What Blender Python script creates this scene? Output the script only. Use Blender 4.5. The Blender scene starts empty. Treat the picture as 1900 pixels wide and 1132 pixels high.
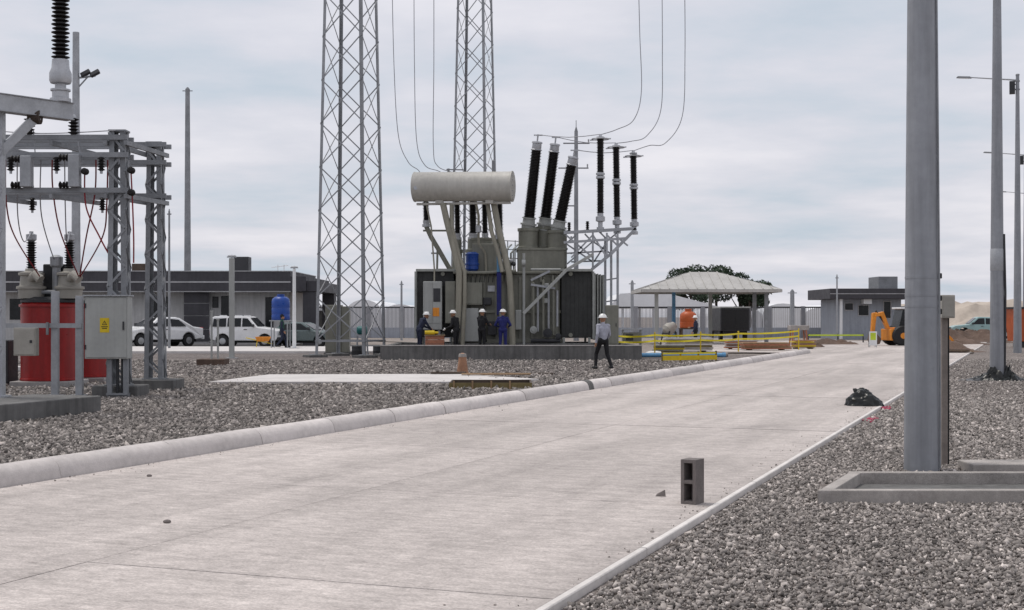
import bpy, bmesh, math, random
import numpy as np
from mathutils import Vector, Matrix
random.seed(7)
rng = np.random.default_rng(11)
R = math.radians
scene = bpy.context.scene
COL = scene.collection

# ------------------------------------------------------------------ camera
F, HC, HZ = 2500.0, 1.74, 588.0          # focal length in photo pixels, eye height, horizon row
cam = bpy.data.cameras.new('camera'); camo = bpy.data.objects.new('camera', cam); COL.objects.link(camo)
cam.sensor_width = 36.0; cam.lens = 36.0 * F / 1900.0
cam.shift_y = (HZ - 566.0) / 1900.0
cam.clip_start = 0.1; cam.clip_end = 6000
camo.location = (0, 0, HC); camo.rotation_euler = (R(90), 0, 0)
scene.camera = camo

# ------------------------------------------------------------------ sky, sun, exposure
SUN_EL, SUN_AZ = 70.0, -58.0              # azimuth from +Y (view direction), negative = left
w = bpy.data.worlds.new('World'); scene.world = w; w.use_nodes = True
nt = w.node_tree; nt.nodes.clear()
def N(t, **k):
    n = nt.nodes.new(t)
    for a, b in k.items(): setattr(n, a, b)
    return n
out = N('ShaderNodeOutputWorld'); bg = N('ShaderNodeBackground')
sky = N('ShaderNodeTexSky', sky_type='NISHITA', sun_disc=False)
sky.sun_elevation = R(SUN_EL); sky.sun_rotation = R(SUN_AZ); sky.air_density = 1.2; sky.dust_density = 2.5
tc = N('ShaderNodeTexCoord'); sep = N('ShaderNodeSeparateXYZ')
nt.links.new(tc.outputs['Generated'], sep.inputs[0])
ab = N('ShaderNodeMath', operation='ABSOLUTE'); nt.links.new(sep.outputs['Z'], ab.inputs[0])
ad = N('ShaderNodeMath', operation='ADD'); ad.inputs[1].default_value = 0.10; nt.links.new(ab.outputs[0], ad.inputs[0])
dx = N('ShaderNodeMath', operation='DIVIDE'); nt.links.new(sep.outputs['X'], dx.inputs[0]); nt.links.new(ad.outputs[0], dx.inputs[1])
dy = N('ShaderNodeMath', operation='DIVIDE'); nt.links.new(sep.outputs['Y'], dy.inputs[0]); nt.links.new(ad.outputs[0], dy.inputs[1])
cmb = N('ShaderNodeCombineXYZ'); nt.links.new(dx.outputs[0], cmb.inputs[0]); nt.links.new(dy.outputs[0], cmb.inputs[1])
n1 = N('ShaderNodeTexNoise'); n1.inputs['Scale'].default_value = 0.62; n1.inputs['Detail'].default_value = 7; n1.inputs['Roughness'].default_value = 0.56
nt.links.new(cmb.outputs[0], n1.inputs['Vector'])
rp = N('ShaderNodeValToRGB'); rp.color_ramp.elements[0].position = 0.34; rp.color_ramp.elements[1].position = 0.62
rp.color_ramp.elements[0].color = (4.2, 4.85, 5.55, 1); rp.color_ramp.elements[1].color = (6.75, 6.6, 7.0, 1)
el = rp.color_ramp.elements.new(0.49); el.color = (5.6, 5.65, 6.2, 1)
nt.links.new(n1.outputs['Fac'], rp.inputs[0])
mx = N('ShaderNodeMix', data_type='RGBA'); mx.inputs[0].default_value = 0.93
nt.links.new(sky.outputs[0], mx.inputs[6]); nt.links.new(rp.outputs[0], mx.inputs[7])
nt.links.new(mx.outputs[2], bg.inputs['Color']); bg.inputs['Strength'].default_value = 0.1
nt.links.new(bg.outputs[0], out.inputs[0])
sl = bpy.data.lights.new('sun', 'SUN'); sl.energy = 1.5; sl.angle = R(11); sl.color = (1.0, 0.945, 0.87)
so = bpy.data.objects.new('sun', sl); COL.objects.link(so)
sd = Vector((math.sin(R(SUN_AZ)) * math.cos(R(SUN_EL)), math.cos(R(SUN_AZ)) * math.cos(R(SUN_EL)), math.sin(R(SUN_EL))))
so.rotation_euler = sd.to_track_quat('Z', 'Y').to_euler(); so.location = sd * 60
vs = scene.view_settings; vs.view_transform = 'Standard'; vs.look = 'None'; vs.exposure = 0.35; vs.gamma = 1.0; vs.use_curve_mapping = False

# ------------------------------------------------------------------ measuring helpers
def P(u, v, Y): return Vector(((u - 950) / F * Y, Y, HC - (v - HZ) / F * Y))
def G(u, v, z=0.0):
    Y = F * (HC - z) / (v - HZ); return Vector(((u - 950) / F * Y, Y, z))
RA = R(21.0); RD = Vector((math.sin(RA), math.cos(RA), 0)); RN = Vector((math.cos(RA), -math.sin(RA), 0))
def RT(t, n, z=0.0): return RD * t + RN * n + Vector((0, 0, z))

# ------------------------------------------------------------------ materials
def mat(name, col, rough=0.65, metal=0.0, var=0.18, scale=2.0, bump=0.0, bscale=60, streak=0.0, rand=0.0, spec=0.4, world=False, attr=None, speck=0.0, speckscale=120):
    m = bpy.data.materials.new(name); m.use_nodes = True
    t = m.node_tree; b = t.nodes['Principled BSDF']; L = t.links.new
    b.inputs['Roughness'].default_value = rough; b.inputs['Metallic'].default_value = metal
    b.inputs['Specular IOR Level'].default_value = spec
    if world: co = t.nodes.new('ShaderNodeNewGeometry').outputs['Position']
    else: co = t.nodes.new('ShaderNodeTexCoord').outputs['Object']
    def noise(sc, det=5, rg=0.6, vec=co):
        n = t.nodes.new('ShaderNodeTexNoise'); n.inputs['Scale'].default_value = sc; n.inputs['Detail'].default_value = det
        n.inputs['Roughness'].default_value = rg; L(vec, n.inputs['Vector']); return n.outputs['Fac']
    def rng_(x, lo, hi, a=0.3, c=0.7):
        r = t.nodes.new('ShaderNodeMapRange'); r.inputs[1].default_value = a; r.inputs[2].default_value = c
        r.inputs[3].default_value = lo; r.inputs[4].default_value = hi; L(x, r.inputs[0]); return r.outputs[0]
    def mul(a, c):
        q = t.nodes.new('ShaderNodeMath'); q.operation = 'MULTIPLY'; L(a, q.inputs[0]); L(c, q.inputs[1]); return q.outputs[0]
    f = rng_(noise(scale), 1 - var, 1 + var)
    f = mul(f, rng_(noise(scale * 9, 3), 1 - var * 0.5, 1 + var * 0.5))
    if streak:
        mp = t.nodes.new('ShaderNodeMapping'); mp.inputs['Scale'].default_value = (7, 7, 0.5); L(co, mp.inputs[0])
        f = mul(f, rng_(noise(1.0, 4, 0.6, mp.outputs[0]), 1 - streak, 1.0, 0.35, 0.6))
    if speck: f = mul(f, rng_(noise(speckscale, 2), 1 - speck, 1 + speck))
    if rand:
        oi = t.nodes.new('ShaderNodeObjectInfo'); f = mul(f, rng_(oi.outputs['Random'], 1 - rand, 1 + rand, 0, 1))
    if attr:
        at = t.nodes.new('ShaderNodeAttribute'); at.attribute_name = attr; f = mul(f, at.outputs['Fac'])
    vm = t.nodes.new('ShaderNodeVectorMath'); vm.operation = 'SCALE'; vm.inputs[0].default_value = col[:3]; L(f, vm.inputs['Scale'])
    L(vm.outputs[0], b.inputs['Base Color'])
    r = rng_(noise(scale * 3), max(rough - 0.12, 0.05), min(rough + 0.12, 1)); L(r, b.inputs['Roughness'])
    if bump:
        bp = t.nodes.new('ShaderNodeBump'); bp.inputs['Strength'].default_value = bump; bp.inputs['Distance'].default_value = 0.02
        L(noise(bscale, 6), bp.inputs['Height']); L(bp.outputs[0], b.inputs['Normal'])
    return m

M = {}
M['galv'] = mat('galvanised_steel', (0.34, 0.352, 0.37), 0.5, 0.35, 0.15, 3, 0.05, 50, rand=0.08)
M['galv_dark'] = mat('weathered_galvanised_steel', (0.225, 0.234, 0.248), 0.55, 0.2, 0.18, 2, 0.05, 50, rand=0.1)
M['tower'] = mat('tower_steel', (0.27, 0.28, 0.295), 0.55, 0.15, 0.18, 1.0, rand=0.12)
M['porcelain'] = mat('dark_glazed_porcelain', (0.010, 0.008, 0.008), 0.38, 0, 0.2, 4, spec=0.3)
M['alu'] = mat('cast_aluminium', (0.42, 0.43, 0.45), 0.45, 0.4, 0.12, 6)
M['olive'] = mat('transformer_paint', (0.205, 0.204, 0.170), 0.5, 0, 0.14, 0.8, 0.03, 20, streak=0.15)
M['pale'] = mat('conservator_paint', (0.47, 0.455, 0.415), 0.45, 0, 0.08, 0.9, streak=0.12)
M['column'] = mat('support_column_paint', (0.29, 0.275, 0.22), 0.5, 0, 0.12, 0.9, streak=0.2)
M['postwood'] = mat('grey_weathered_post', (0.23, 0.20, 0.18), 0.85, 0, 0.2, 6, 0.3, 60)
M['radiator'] = mat('radiator_dark', (0.030, 0.031, 0.030), 0.6, 0, 0.25, 1.2)  # near-black base colour for the radiator fins
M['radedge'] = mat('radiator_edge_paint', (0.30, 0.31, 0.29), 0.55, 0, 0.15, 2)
M['cabgrey'] = mat('cabinet_grey', (0.36, 0.37, 0.355), 0.5, 0, 0.08, 1.2, streak=0.12)
M['boxbeige'] = mat('beige_box_paint', (0.34, 0.325, 0.29), 0.55, 0, 0.1, 3)
M['concrete'] = mat('concrete', (0.36, 0.345, 0.335), 0.85, 0, 0.16, 1.4, 0.25, 70, streak=0.12, rand=0.06)
M['concdark'] = mat('dark_streaked_concrete', (0.14, 0.138, 0.135), 0.88, 0, 0.22, 0.8, 0.3, 50, streak=0.3)  # dark base colour includes the bund wall's shade; the streaks are stains
M['concwhite'] = mat('fresh_pale_concrete', (0.56, 0.535, 0.52), 0.85, 0, 0.1, 0.8, 0.15, 60)
M['frameconc'] = mat('precast_concrete', (0.34, 0.315, 0.295), 0.85, 0, 0.24, 2.5, 0.35, 90, speck=0.18)
M['block'] = mat('cinder_block', (0.19, 0.168, 0.16), 0.95, 0, 0.14, 8, 0.6, 160, speck=0.25, speckscale=200)
M['pole'] = mat('painted_steel_pole', (0.275, 0.287, 0.31), 0.5, 0.1, 0.12, 0.9, 0.08, 25, streak=0.2, rand=0.04)
M['black'] = mat('black_rubber', (0.012, 0.012, 0.013), 0.6, 0, 0.2, 5)
M['tarp'] = mat('black_plastic_sheet', (0.007, 0.0085, 0.008), 0.3, 0, 0.3, 5, 0.2, 30)
M['red'] = mat('red_tank_paint', (0.30, 0.012, 0.012), 0.38, 0, 0.15, 1, streak=0.2)
M['redwire'] = mat('red_cable', (0.22, 0.012, 0.02), 0.5)
M['greywire'] = mat('aluminium_conductor', (0.30, 0.305, 0.325), 0.5, 0.4)
M['yellow'] = mat('yellow_paint', (0.62, 0.45, 0.015), 0.55, 0, 0.12, 4)
M['tape'] = mat('yellow_barrier_tape', (0.75, 0.62, 0.02), 0.5, 0, 0.1, 3)
M['orange'] = mat('orange_machine_paint', (0.72, 0.26, 0.025), 0.45, 0, 0.15, 2, streak=0.2)
M['orangered'] = mat('orange_red_plastic', (0.42, 0.085, 0.02), 0.45, 0, 0.15, 2)
M['blue'] = mat('blue_plastic', (0.012, 0.055, 0.27), 0.35, 0, 0.12, 2)
M['bluelight'] = mat('light_blue_plastic', (0.12, 0.3, 0.5), 0.4)
M['teal'] = mat('teal_paint', (0.02, 0.13, 0.13), 0.45)
M['fascia'] = mat('charcoal_cladding', (0.052, 0.05, 0.058), 0.6, 0, 0.14, 0.7, streak=0.15)
M['stripelight'] = mat('pale_joint_strip', (0.4, 0.4, 0.41), 0.6)
M['wall'] = mat('light_grey_render', (0.50, 0.495, 0.49), 0.85, 0, 0.1, 0.5, 0.1, 40, streak=0.18)
M['wallblue'] = mat('blue_grey_render', (0.34, 0.365, 0.41), 0.85, 0, 0.1, 0.6, 0.1, 40, streak=0.15)
M['glass'] = mat('dark_window_glass', (0.006, 0.008, 0.010), 0.2, 0, 0.1, 1, spec=0.35)
M['white'] = mat('white_paint', (0.74, 0.75, 0.76), 0.5, 0, 0.06, 1.5, streak=0.1)
M['carwhite'] = mat('white_car_paint', (0.74, 0.745, 0.75), 0.28, 0, 0.05, 1.5)
M['carpale'] = mat('pale_teal_car_paint', (0.30, 0.44, 0.44), 0.3, 0, 0.06, 1.5)
M['cargreen'] = mat('grey_green_car_paint', (0.13, 0.165, 0.165), 0.28, 0.2, 0.06, 1.5)
M['cartaillight'] = mat('red_lens', (0.35, 0.012, 0.01), 0.25)
M['lens'] = mat('headlight_lens', (0.62, 0.64, 0.66), 0.15, 0.2)
M['rim'] = mat('wheel_rim_metal', (0.38, 0.39, 0.4), 0.35, 0.6)
M['wood'] = mat('raw_timber', (0.30, 0.20, 0.115), 0.8, 0, 0.22, 4, 0.2, 60, rand=0.15)
M['darkwood'] = mat('weathered_dark_timber', (0.065, 0.047, 0.036), 0.85, 0, 0.25, 4, 0.2, 60, rand=0.15)
M['olivewood'] = mat('formwork_plywood', (0.17, 0.135, 0.06), 0.8, 0, 0.25, 3, 0.2, 60)
M['crate'] = mat('reddish_crate_timber', (0.36, 0.15, 0.09), 0.8, 0, 0.2, 4, rand=0.15)
M['cone'] = mat('faded_orange_brown', (0.33, 0.175, 0.105), 0.75, 0, 0.2, 6)
M['soil'] = mat('brown_soil', (0.115, 0.078, 0.06), 0.95, 0, 0.3, 0.9, 0.8, 8)
M['palesoil'] = mat('pale_spoil', (0.46, 0.40, 0.34), 0.95, 0, 0.14, 0.4, 0.6, 5)
M['roof'] = mat('pavilion_roof_sheet', (0.42, 0.41, 0.39), 0.6, 0, 0.12, 0.8, streak=0.1)
M['fence'] = mat('fence_metal', (0.27, 0.275, 0.295), 0.55, 0.1, 0.12, 1.0, rand=0.05)
M['fencewhite'] = mat('white_fence_metal', (0.6, 0.6, 0.6), 0.55, 0, 0.1, 1.0)
M['dark'] = mat('dark_grey_paint', (0.035, 0.036, 0.04), 0.6, 0, 0.2, 1)
M['greenhouse'] = mat('white_sheeting', (0.74, 0.75, 0.77), 0.6, 0, 0.08, 0.25)
M['bark'] = mat('bark', (0.06, 0.047, 0.037), 0.9, 0, 0.3, 4, 0.5, 15)
M['leaf'] = mat('foliage', (0.036, 0.056, 0.033), 0.75, 0, 0.35, 0.5, attr='tone')
M['skin'] = mat('skin', (0.32, 0.17, 0.105), 0.6, 0, 0.08, 10)
M['clothblack'] = mat('black_work_clothes', (0.012, 0.012, 0.014), 0.85, 0, 0.2, 8)
M['clothblue'] = mat('blue_overalls', (0.018, 0.022, 0.125), 0.85, 0, 0.2, 8)
M['clothdark'] = mat('dark_navy_clothes', (0.015, 0.02, 0.045), 0.85, 0, 0.2, 8)
M['clothgrey'] = mat('pale_grey_shirt', (0.36, 0.37, 0.43), 0.85, 0, 0.12, 8)
M['clothgreen'] = mat('dark_green_vest', (0.015, 0.06, 0.045), 0.85, 0, 0.15, 8)
M['helmet'] = mat('white_hard_hat', (0.8, 0.8, 0.78), 0.35, 0, 0.04, 5)
M['hivis'] = mat('yellow_green_sign', (0.5, 0.62, 0.04), 0.5)
M['pink'] = mat('pink_marking_paint', (0.40, 0.07, 0.12), 0.8, 0, 0.3, 20)
M['asphalt'] = mat('parking_asphalt', (0.062, 0.060, 0.062), 0.9, 0, 0.2, 0.4, 0.3, 60, world=True)

def ground_mat(name, col, warm, big, cell, bumpd, contrast):
    """loose stone surface: cells of uneven tone with relief, plus broad dusty patches"""
    m = bpy.data.materials.new(name); m.use_nodes = True; t = m.node_tree; L = t.links.new
    b = t.nodes['Principled BSDF']; b.inputs['Roughness'].default_value = 0.95; b.inputs['Specular IOR Level'].default_value = 0.2
    pos = t.nodes.new('ShaderNodeNewGeometry').outputs['Position']
    vo = t.nodes.new('ShaderNodeTexVoronoi'); vo.inputs['Scale'].default_value = cell; L(pos, vo.inputs['Vector'])
    nz = t.nodes.new('ShaderNodeTexNoise'); nz.inputs['Scale'].default_value = big; nz.inputs['Detail'].default_value = 6; L(pos, nz.inputs['Vector'])
    hs = t.nodes.new('ShaderNodeSeparateColor'); L(vo.outputs['Color'], hs.inputs[0])
    r1 = t.nodes.new('ShaderNodeMapRange'); r1.inputs[3].default_value = 1 - contrast; r1.inputs[4].default_value = 1 + contrast; L(hs.outputs[0], r1.inputs[0])
    r2 = t.nodes.new('ShaderNodeMapRange'); r2.inputs[1].default_value = 0.35; r2.inputs[2].default_value = 0.65; L(nz.outputs['Fac'], r2.inputs[0])
    mc = t.nodes.new('ShaderNodeMix'); mc.data_type = 'RGBA'; L(r2.outputs[0], mc.inputs[0]); mc.inputs[6].default_value = (*col, 1); mc.inputs[7].default_value = (*warm, 1)
    vm = t.nodes.new('ShaderNodeVectorMath'); vm.operation = 'SCALE'; L(mc.outputs[2], vm.inputs[0]); L(r1.outputs[0], vm.inputs['Scale'])
    L(vm.outputs[0], b.inputs['Base Color'])
    bp = t.nodes.new('ShaderNodeBump'); bp.inputs['Strength'].default_value = 1.0; bp.inputs['Distance'].default_value = bumpd; bp.invert = True
    L(vo.outputs['Distance'], bp.inputs['Height']); L(bp.outputs[0], b.inputs['Normal'])
    return m
M['gravel'] = ground_mat('gravel_bed', (0.185, 0.162, 0.15), (0.245, 0.216, 0.2), 0.25, 17, 0.05, 0.5)
M['gravelyard'] = ground_mat('yard_gravel_bed', (0.155, 0.135, 0.128), (0.205, 0.18, 0.17), 0.25, 15, 0.05, 0.5)
M['earth'] = ground_mat('bare_earth', (0.23, 0.20, 0.18), (0.30, 0.265, 0.24), 0.05, 6, 0.05, 0.2)
M['stone'] = mat('gravel_stone', (0.25, 0.226, 0.21), 0.9, 0, 0.12, 0.35, 0.0, world=True, attr='tone', speck=0.12, speckscale=90)

def road_mat():
    m = bpy.data.materials.new('road_concrete'); m.use_nodes = True; t = m.node_tree; L = t.links.new
    b = t.nodes['Principled BSDF']; b.inputs['Roughness'].default_value = 0.85; b.inputs['Specular IOR Level'].default_value = 0.25
    pos = t.nodes.new('ShaderNodeNewGeometry').outputs['Position']
    mp = t.nodes.new('ShaderNodeMapping'); mp.inputs['Rotation'].default_value = (0, 0, RA); L(pos, mp.inputs[0])   # into the road's own axes
    def noise(sc, stretch, det=5, rg=0.6):
        q = t.nodes.new('ShaderNodeMapping'); q.inputs['Scale'].default_value = stretch; L(mp.outputs[0], q.inputs[0])
        n = t.nodes.new('ShaderNodeTexNoise'); n.inputs['Scale'].default_value = sc; n.inputs['Detail'].default_value = det; n.inputs['Roughness'].default_value = rg
        L(q.outputs[0], n.inputs['Vector']); return n.outputs['Fac']
    def mr(x, lo, hi, a=0.35, c=0.65):
        r = t.nodes.new('ShaderNodeMapRange'); r.inputs[1].default_value = a; r.inputs[2].default_value = c; r.inputs[3].default_value = lo; r.inputs[4].default_value = hi
        L(x, r.inputs[0]); return r.outputs[0]
    f = mr(noise(0.22, (1, 0.5, 1)), 0.88, 1.08)
    for x in (mr(noise(1.0, (1.1, 0.07, 1)), 0.86, 1.05, 0.38, 0.6), mr(noise(2.6, (0.5, 2.4, 1), 7, 0.75), 0.86, 1.08), mr(noise(13, (0.55, 1.2, 1), 6, 0.8), 0.72, 1.15, 0.3, 0.64), mr(noise(0.5, (1, 0.3, 1), 7, 0.7), 0.9, 1.1), mr(noise(60, (0.7, 1.3, 1), 3, 0.7), 0.76, 1.16),
              mr(noise(3.2, (1, 1, 1), 8, 0.75), 0.80, 1.0, 0.30, 0.42), mr(noise(0.9, (1, 0.5, 1), 6, 0.65), 0.86, 1.0, 0.34, 0.42)):
        q = t.nodes.new('ShaderNodeMath'); q.operation = 'MULTIPLY'; L(f, q.inputs[0]); L(x, q.inputs[1]); f = q.outputs[0]
    oi = t.nodes.new('ShaderNodeObjectInfo'); q = t.nodes.new('ShaderNodeMath'); q.operation = 'MULTIPLY'; L(f, q.inputs[0]); L(mr(oi.outputs['Random'], 0.95, 1.05, 0, 1), q.inputs[1]); f = q.outputs[0]
    vm = t.nodes.new('ShaderNodeVectorMath'); vm.operation = 'SCALE'; vm.inputs[0].default_value = (0.525, 0.476, 0.449); L(f, vm.inputs['Scale']); L(vm.outputs[0], b.inputs['Base Color'])
    bp = t.nodes.new('ShaderNodeBump'); bp.inputs['Strength'].default_value = 0.6; bp.inputs['Distance'].default_value = 0.012
    L(noise(45, (1, 0.5, 1), 6, 0.7), bp.inputs['Height']); L(bp.outputs[0], b.inputs['Normal'])
    return m
M['road'] = road_mat()
M['edging'] = mat('pale_edging_concrete', (0.62, 0.59, 0.565), 0.85, 0, 0.12, 2.0, 0.2, 60, rand=0.06)
M['kerb'] = mat('kerb_concrete', (0.56, 0.52, 0.50), 0.8, 0, 0.16, 1.2, 0.25, 50, rand=0.13, speck=0.1)

# ------------------------------------------------------------------ mesh helpers
class MB:
    def __init__(s): s.v = []; s.f = []
    def add(s, vs, fs):
        o = len(s.v); s.v += [Vector(p) for p in vs]; s.f += [tuple(i + o for i in f) for f in fs]; return s
    def box(s, c, d, rz=0.0, taper=1.0):
        x, y, z = d[0] / 2, d[1] / 2, d[2] / 2; m = Matrix.Rotation(rz, 3, 'Z'); c = Vector(c)
        vs = [c + m @ Vector((sx * x * (taper if sz > 0 else 1), sy * y * (taper if sz > 0 else 1), sz * z)) for sz in (-1, 1) for sx, sy in ((-1, -1), (1, -1), (1, 1), (-1, 1))]
        return s.add(vs, [(3, 2, 1, 0), (4, 5, 6, 7), (0, 1, 5, 4), (1, 2, 6, 5), (2, 3, 7, 6), (3, 0, 4, 7)])
    def bb(s, a, b):
        a, b = Vector(a), Vector(b); return s.box((a + b) / 2, [abs(q) for q in (b - a)])
    def bar(s, p0, p1, w, h=None):
        h = h or w; p0, p1 = Vector(p0), Vector(p1); d = (p1 - p0).normalized()
        up = Vector((0, 0, 1)) if abs(d.z) < 0.95 else Vector((0, 1, 0))
        a = d.cross(up).normalized() * w / 2; b = a.cross(d).normalized() * h / 2
        vs = [p + q for p in (p0, p1) for q in (-a - b, a - b, a + b, -a + b)]
        return s.add(vs, [(3, 2, 1, 0), (4, 5, 6, 7), (0, 1, 5, 4), (1, 2, 6, 5), (2, 3, 7, 6), (3, 0, 4, 7)])
    def angle(s, p0, p1, w, th, a, b):
        """L-section from p0 to p1 with flanges along a and b"""
        p0, p1, a, b = Vector(p0), Vector(p1), Vector(a).normalized(), Vector(b).normalized()
        sec = [a * 0, a * w, a * w + b * th, a * th + b * th, a * th + b * w, b * w]
        vs = [p + q for p in (p0, p1) for q in sec]; n = 6
        return s.add(vs, [(0, 1, 2, 3), (0, 3, 4, 5), (9, 8, 7, 6), (11, 10, 9, 6)] + [(i + n, (i + 1) % n + n, (i + 1) % n, i) for i in range(n)])
    def tube(s, pts, r, n=8, caps=True):
        pts = [Vector(p) for p in pts]; k = len(pts); r = r if isinstance(r, (list, tuple)) else [r] * k
        vs = []; prev = None
        for i, p in enumerate(pts):
            d = (pts[min(i + 1, k - 1)] - pts[max(i - 1, 0)]).normalized()
            if prev is None: a = d.cross(Vector((0, 0, 1)) if abs(d.z) < 0.95 else Vector((0, 1, 0))).normalized()
            else: a = (prev - d * prev.dot(d)).normalized()
            prev = a; b = d.cross(a)
            vs += [p + (a * math.cos(2 * math.pi * j / n) + b * math.sin(2 * math.pi * j / n)) * r[i] for j in range(n)]
        fs = [(i * n + j, i * n + (j + 1) % n, (i + 1) * n + (j + 1) % n, (i + 1) * n + j) for i in range(k - 1) for j in range(n)]
        if caps: fs += [tuple(range(n))[::-1], tuple((k - 1) * n + j for j in range(n))]
        return s.add(vs, fs)
    def lathe(s, p0, p1, prof, n=16):
        """prof: (fraction along p0->p1, radius)"""
        p0, p1 = Vector(p0), Vector(p1); ax = p1 - p0; d = ax.normalized()
        a = d.cross(Vector((0, 0, 1)) if abs(d.z) < 0.95 else Vector((0, 1, 0))).normalized(); b = d.cross(a); vs = []
        for t, r in prof: vs += [p0 + ax * t + (a * math.cos(2 * math.pi * j / n) + b * math.sin(2 * math.pi * j / n)) * r for j in range(n)]
        k = len(prof)
        fs = [(i * n + j, i * n + (j + 1) % n, (i + 1) * n + (j + 1) % n, (i + 1) * n + j) for i in range(k - 1) for j in range(n)]
        fs += [tuple(range(n))[::-1], tuple((k - 1) * n + j for j in range(n))]
        return s.add(vs, fs)
    def prism(s, pts, vec):
        n = len(pts); pts = [Vector(p) for p in pts]; vec = Vector(vec)
        return s.add(pts + [p + vec for p in pts], [tuple(range(n))[::-1], tuple(range(n, 2 * n))] + [(i, (i + 1) % n, (i + 1) % n + n, i + n) for i in range(n)])
    def sphere(s, c, r, nu=14, nv=9):
        c = Vector(c); r = r if isinstance(r, (tuple, list)) else (r, r, r); vs = [c + Vector((0, 0, -r[2]))]
        for i in range(1, nv):
            a = -math.pi / 2 + math.pi * i / nv
            vs += [c + Vector((r[0] * math.cos(a) * math.cos(2 * math.pi * j / nu), r[1] * math.cos(a) * math.sin(2 * math.pi * j / nu), r[2] * math.sin(a))) for j in range(nu)]
        vs.append(c + Vector((0, 0, r[2]))); l = len(vs) - 1
        fs = [(0, 1 + (j + 1) % nu, 1 + j) for j in range(nu)] + [(1 + (i - 1) * nu + j, 1 + (i - 1) * nu + (j + 1) % nu, 1 + i * nu + (j + 1) % nu, 1 + i * nu + j) for i in range(1, nv - 1) for j in range(nu)]
        fs += [(1 + (nv - 2) * nu + j, 1 + (nv - 2) * nu + (j + 1) % nu, l) for j in range(nu)]
        return s.add(vs, fs)
    def mesh(s, name, m, smooth=False):
        me = bpy.data.meshes.new(name); me.from_pydata([tuple(p) for p in s.v], [], s.f)
        bm = bmesh.new(); bm.from_mesh(me); bmesh.ops.recalc_face_normals(bm, faces=bm.faces); bm.to_mesh(me); bm.free()
        me.materials.append(M[m] if isinstance(m, str) else m)
        if smooth: me.shade_smooth(); me.set_sharp_from_angle(angle=R(38))
        return me
    def build(s, name, m, parent=None, smooth=False, bevel=0.0):
        return link(name, s.mesh(name, m, smooth), parent, bevel=bevel)
def link(name, me, parent=None, loc=None, rz=0.0, bevel=0.0):
    o = bpy.data.objects.new(name, me); COL.objects.link(o); o.parent = parent
    if loc is not None: o.location = loc
    if rz: o.rotation_euler.z = rz
    if bevel:
        b = o.modifiers.new('bevel', 'BEVEL'); b.width = bevel; b.segments = 2; b.limit_method = 'ANGLE'; b.angle_limit = R(40)
    return o
def tag(o, label=None, cat=None, group=None, kind=None):
    if label: o['label'] = label
    if cat: o['category'] = cat
    if group: o['group'] = group
    if kind: o['kind'] = kind
    return o
def thing(name, label, cat, loc=(0, 0, 0), rz=0.0, group=None):
    o = bpy.data.objects.new(name, None); COL.objects.link(o); o.empty_display_size = 0.2
    o.location = loc; o.rotation_euler.z = rz; return tag(o, label, cat, group)
def dup(root, label, loc, rz=None):
    r = root.copy(); COL.objects.link(r); r.location = loc; r['label'] = label
    if rz is not None: r.rotation_euler.z = rz
    def rec(a, b):
        for ch in [c for c in bpy.data.objects if c.parent == a]:
            c = ch.copy(); COL.objects.link(c); c.parent = b; rec(ch, c)
    rec(root, r); return r
def one(mb, name, m, label, cat, loc=(0, 0, 0), rz=0.0, smooth=False, bevel=0.0, group=None):
    o = mb.build(name, m, None, smooth, bevel); o.location = loc; o.rotation_euler.z = rz; return tag(o, label, cat, group)
def shed_profile(L, r_core, r_shed, pitch):
    k = max(3, int(L / pitch)); pr = [(0, r_core)]
    for i in range(k):
        rs = r_shed if i % 2 == 0 else r_shed * 0.9
        a = (i + 0.15) / k; pr += [(a, r_core), (a + 0.42 / k, rs), (a + 0.55 / k, rs), (a + 0.7 / k, r_core)]
    return pr + [(1, r_core)]

# ================================================================== GROUND, ROAD, KERB
g = MB(); g.add([(-3000, -40, -0.05), (3000, -40, -0.05), (3000, 4500, -0.05), (-3000, 4500, -0.05)], [(0, 1, 2, 3)])
tag(g.build('ground', 'earth'), kind='structure')
N_L, N_R, Z_RD = -9.45, -2.65, 0.05
g = MB(); g.add([RT(-6, N_L - 0.2), RT(62, N_L - 0.2), RT(62, -30) , (-34, 62.5, 0), (-34, -6, 0)], [(0, 1, 2, 3, 4)])
tag(g.build('gravel_yard', 'gravelyard'), kind='structure')
g = MB(); g.add([RT(-6, N_R, 0), RT(-6, 16, 0), RT(96, 16, 0), RT(96, N_R, 0)], [(0, 1, 2, 3)])
tag(g.build('gravel_verge', 'gravel'), kind='structure')
# road: a bed with the cast slabs lying on it as single pieces
g = MB(); g.add([RT(-6, N_L - 0.3, 0.006), RT(-6, N_R - 0.06, 0.006), RT(84, N_R - 0.06, 0.006), RT(84, N_L - 0.3, 0.006)], [(0, 1, 2, 3)])
road = tag(g.build('road', 'concdark'), kind='structure')
SL, LW = 4.2, (N_R - N_L) / 2
sm = MB(); sm.box((0, 0, 0), (LW - 0.012, SL - 0.012, 0.048)); sme = sm.mesh('slab', 'road')
for i in range(21):
    for j in range(2):
        p = RT(-5 + SL * (i + 0.5), N_L + LW * (j + 0.5), 0.031 + random.uniform(-0.002, 0.002))
        link('slab', sme, road, p, -RA)
# apron where the road opens out at its far end
g = MB(); g.prism([RT(84, N_R, 0.0), RT(84, N_L, 0.0), RT(64.5, N_L, 0.0), RT(66, N_L - 7, 0.0), RT(80, N_L - 12, 0.0), RT(97, N_L - 8, 0.0), RT(100, N_R, 0)], (0, 0, 0.035))
apron = tag(g.build('apron', 'road'), kind='structure')
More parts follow.
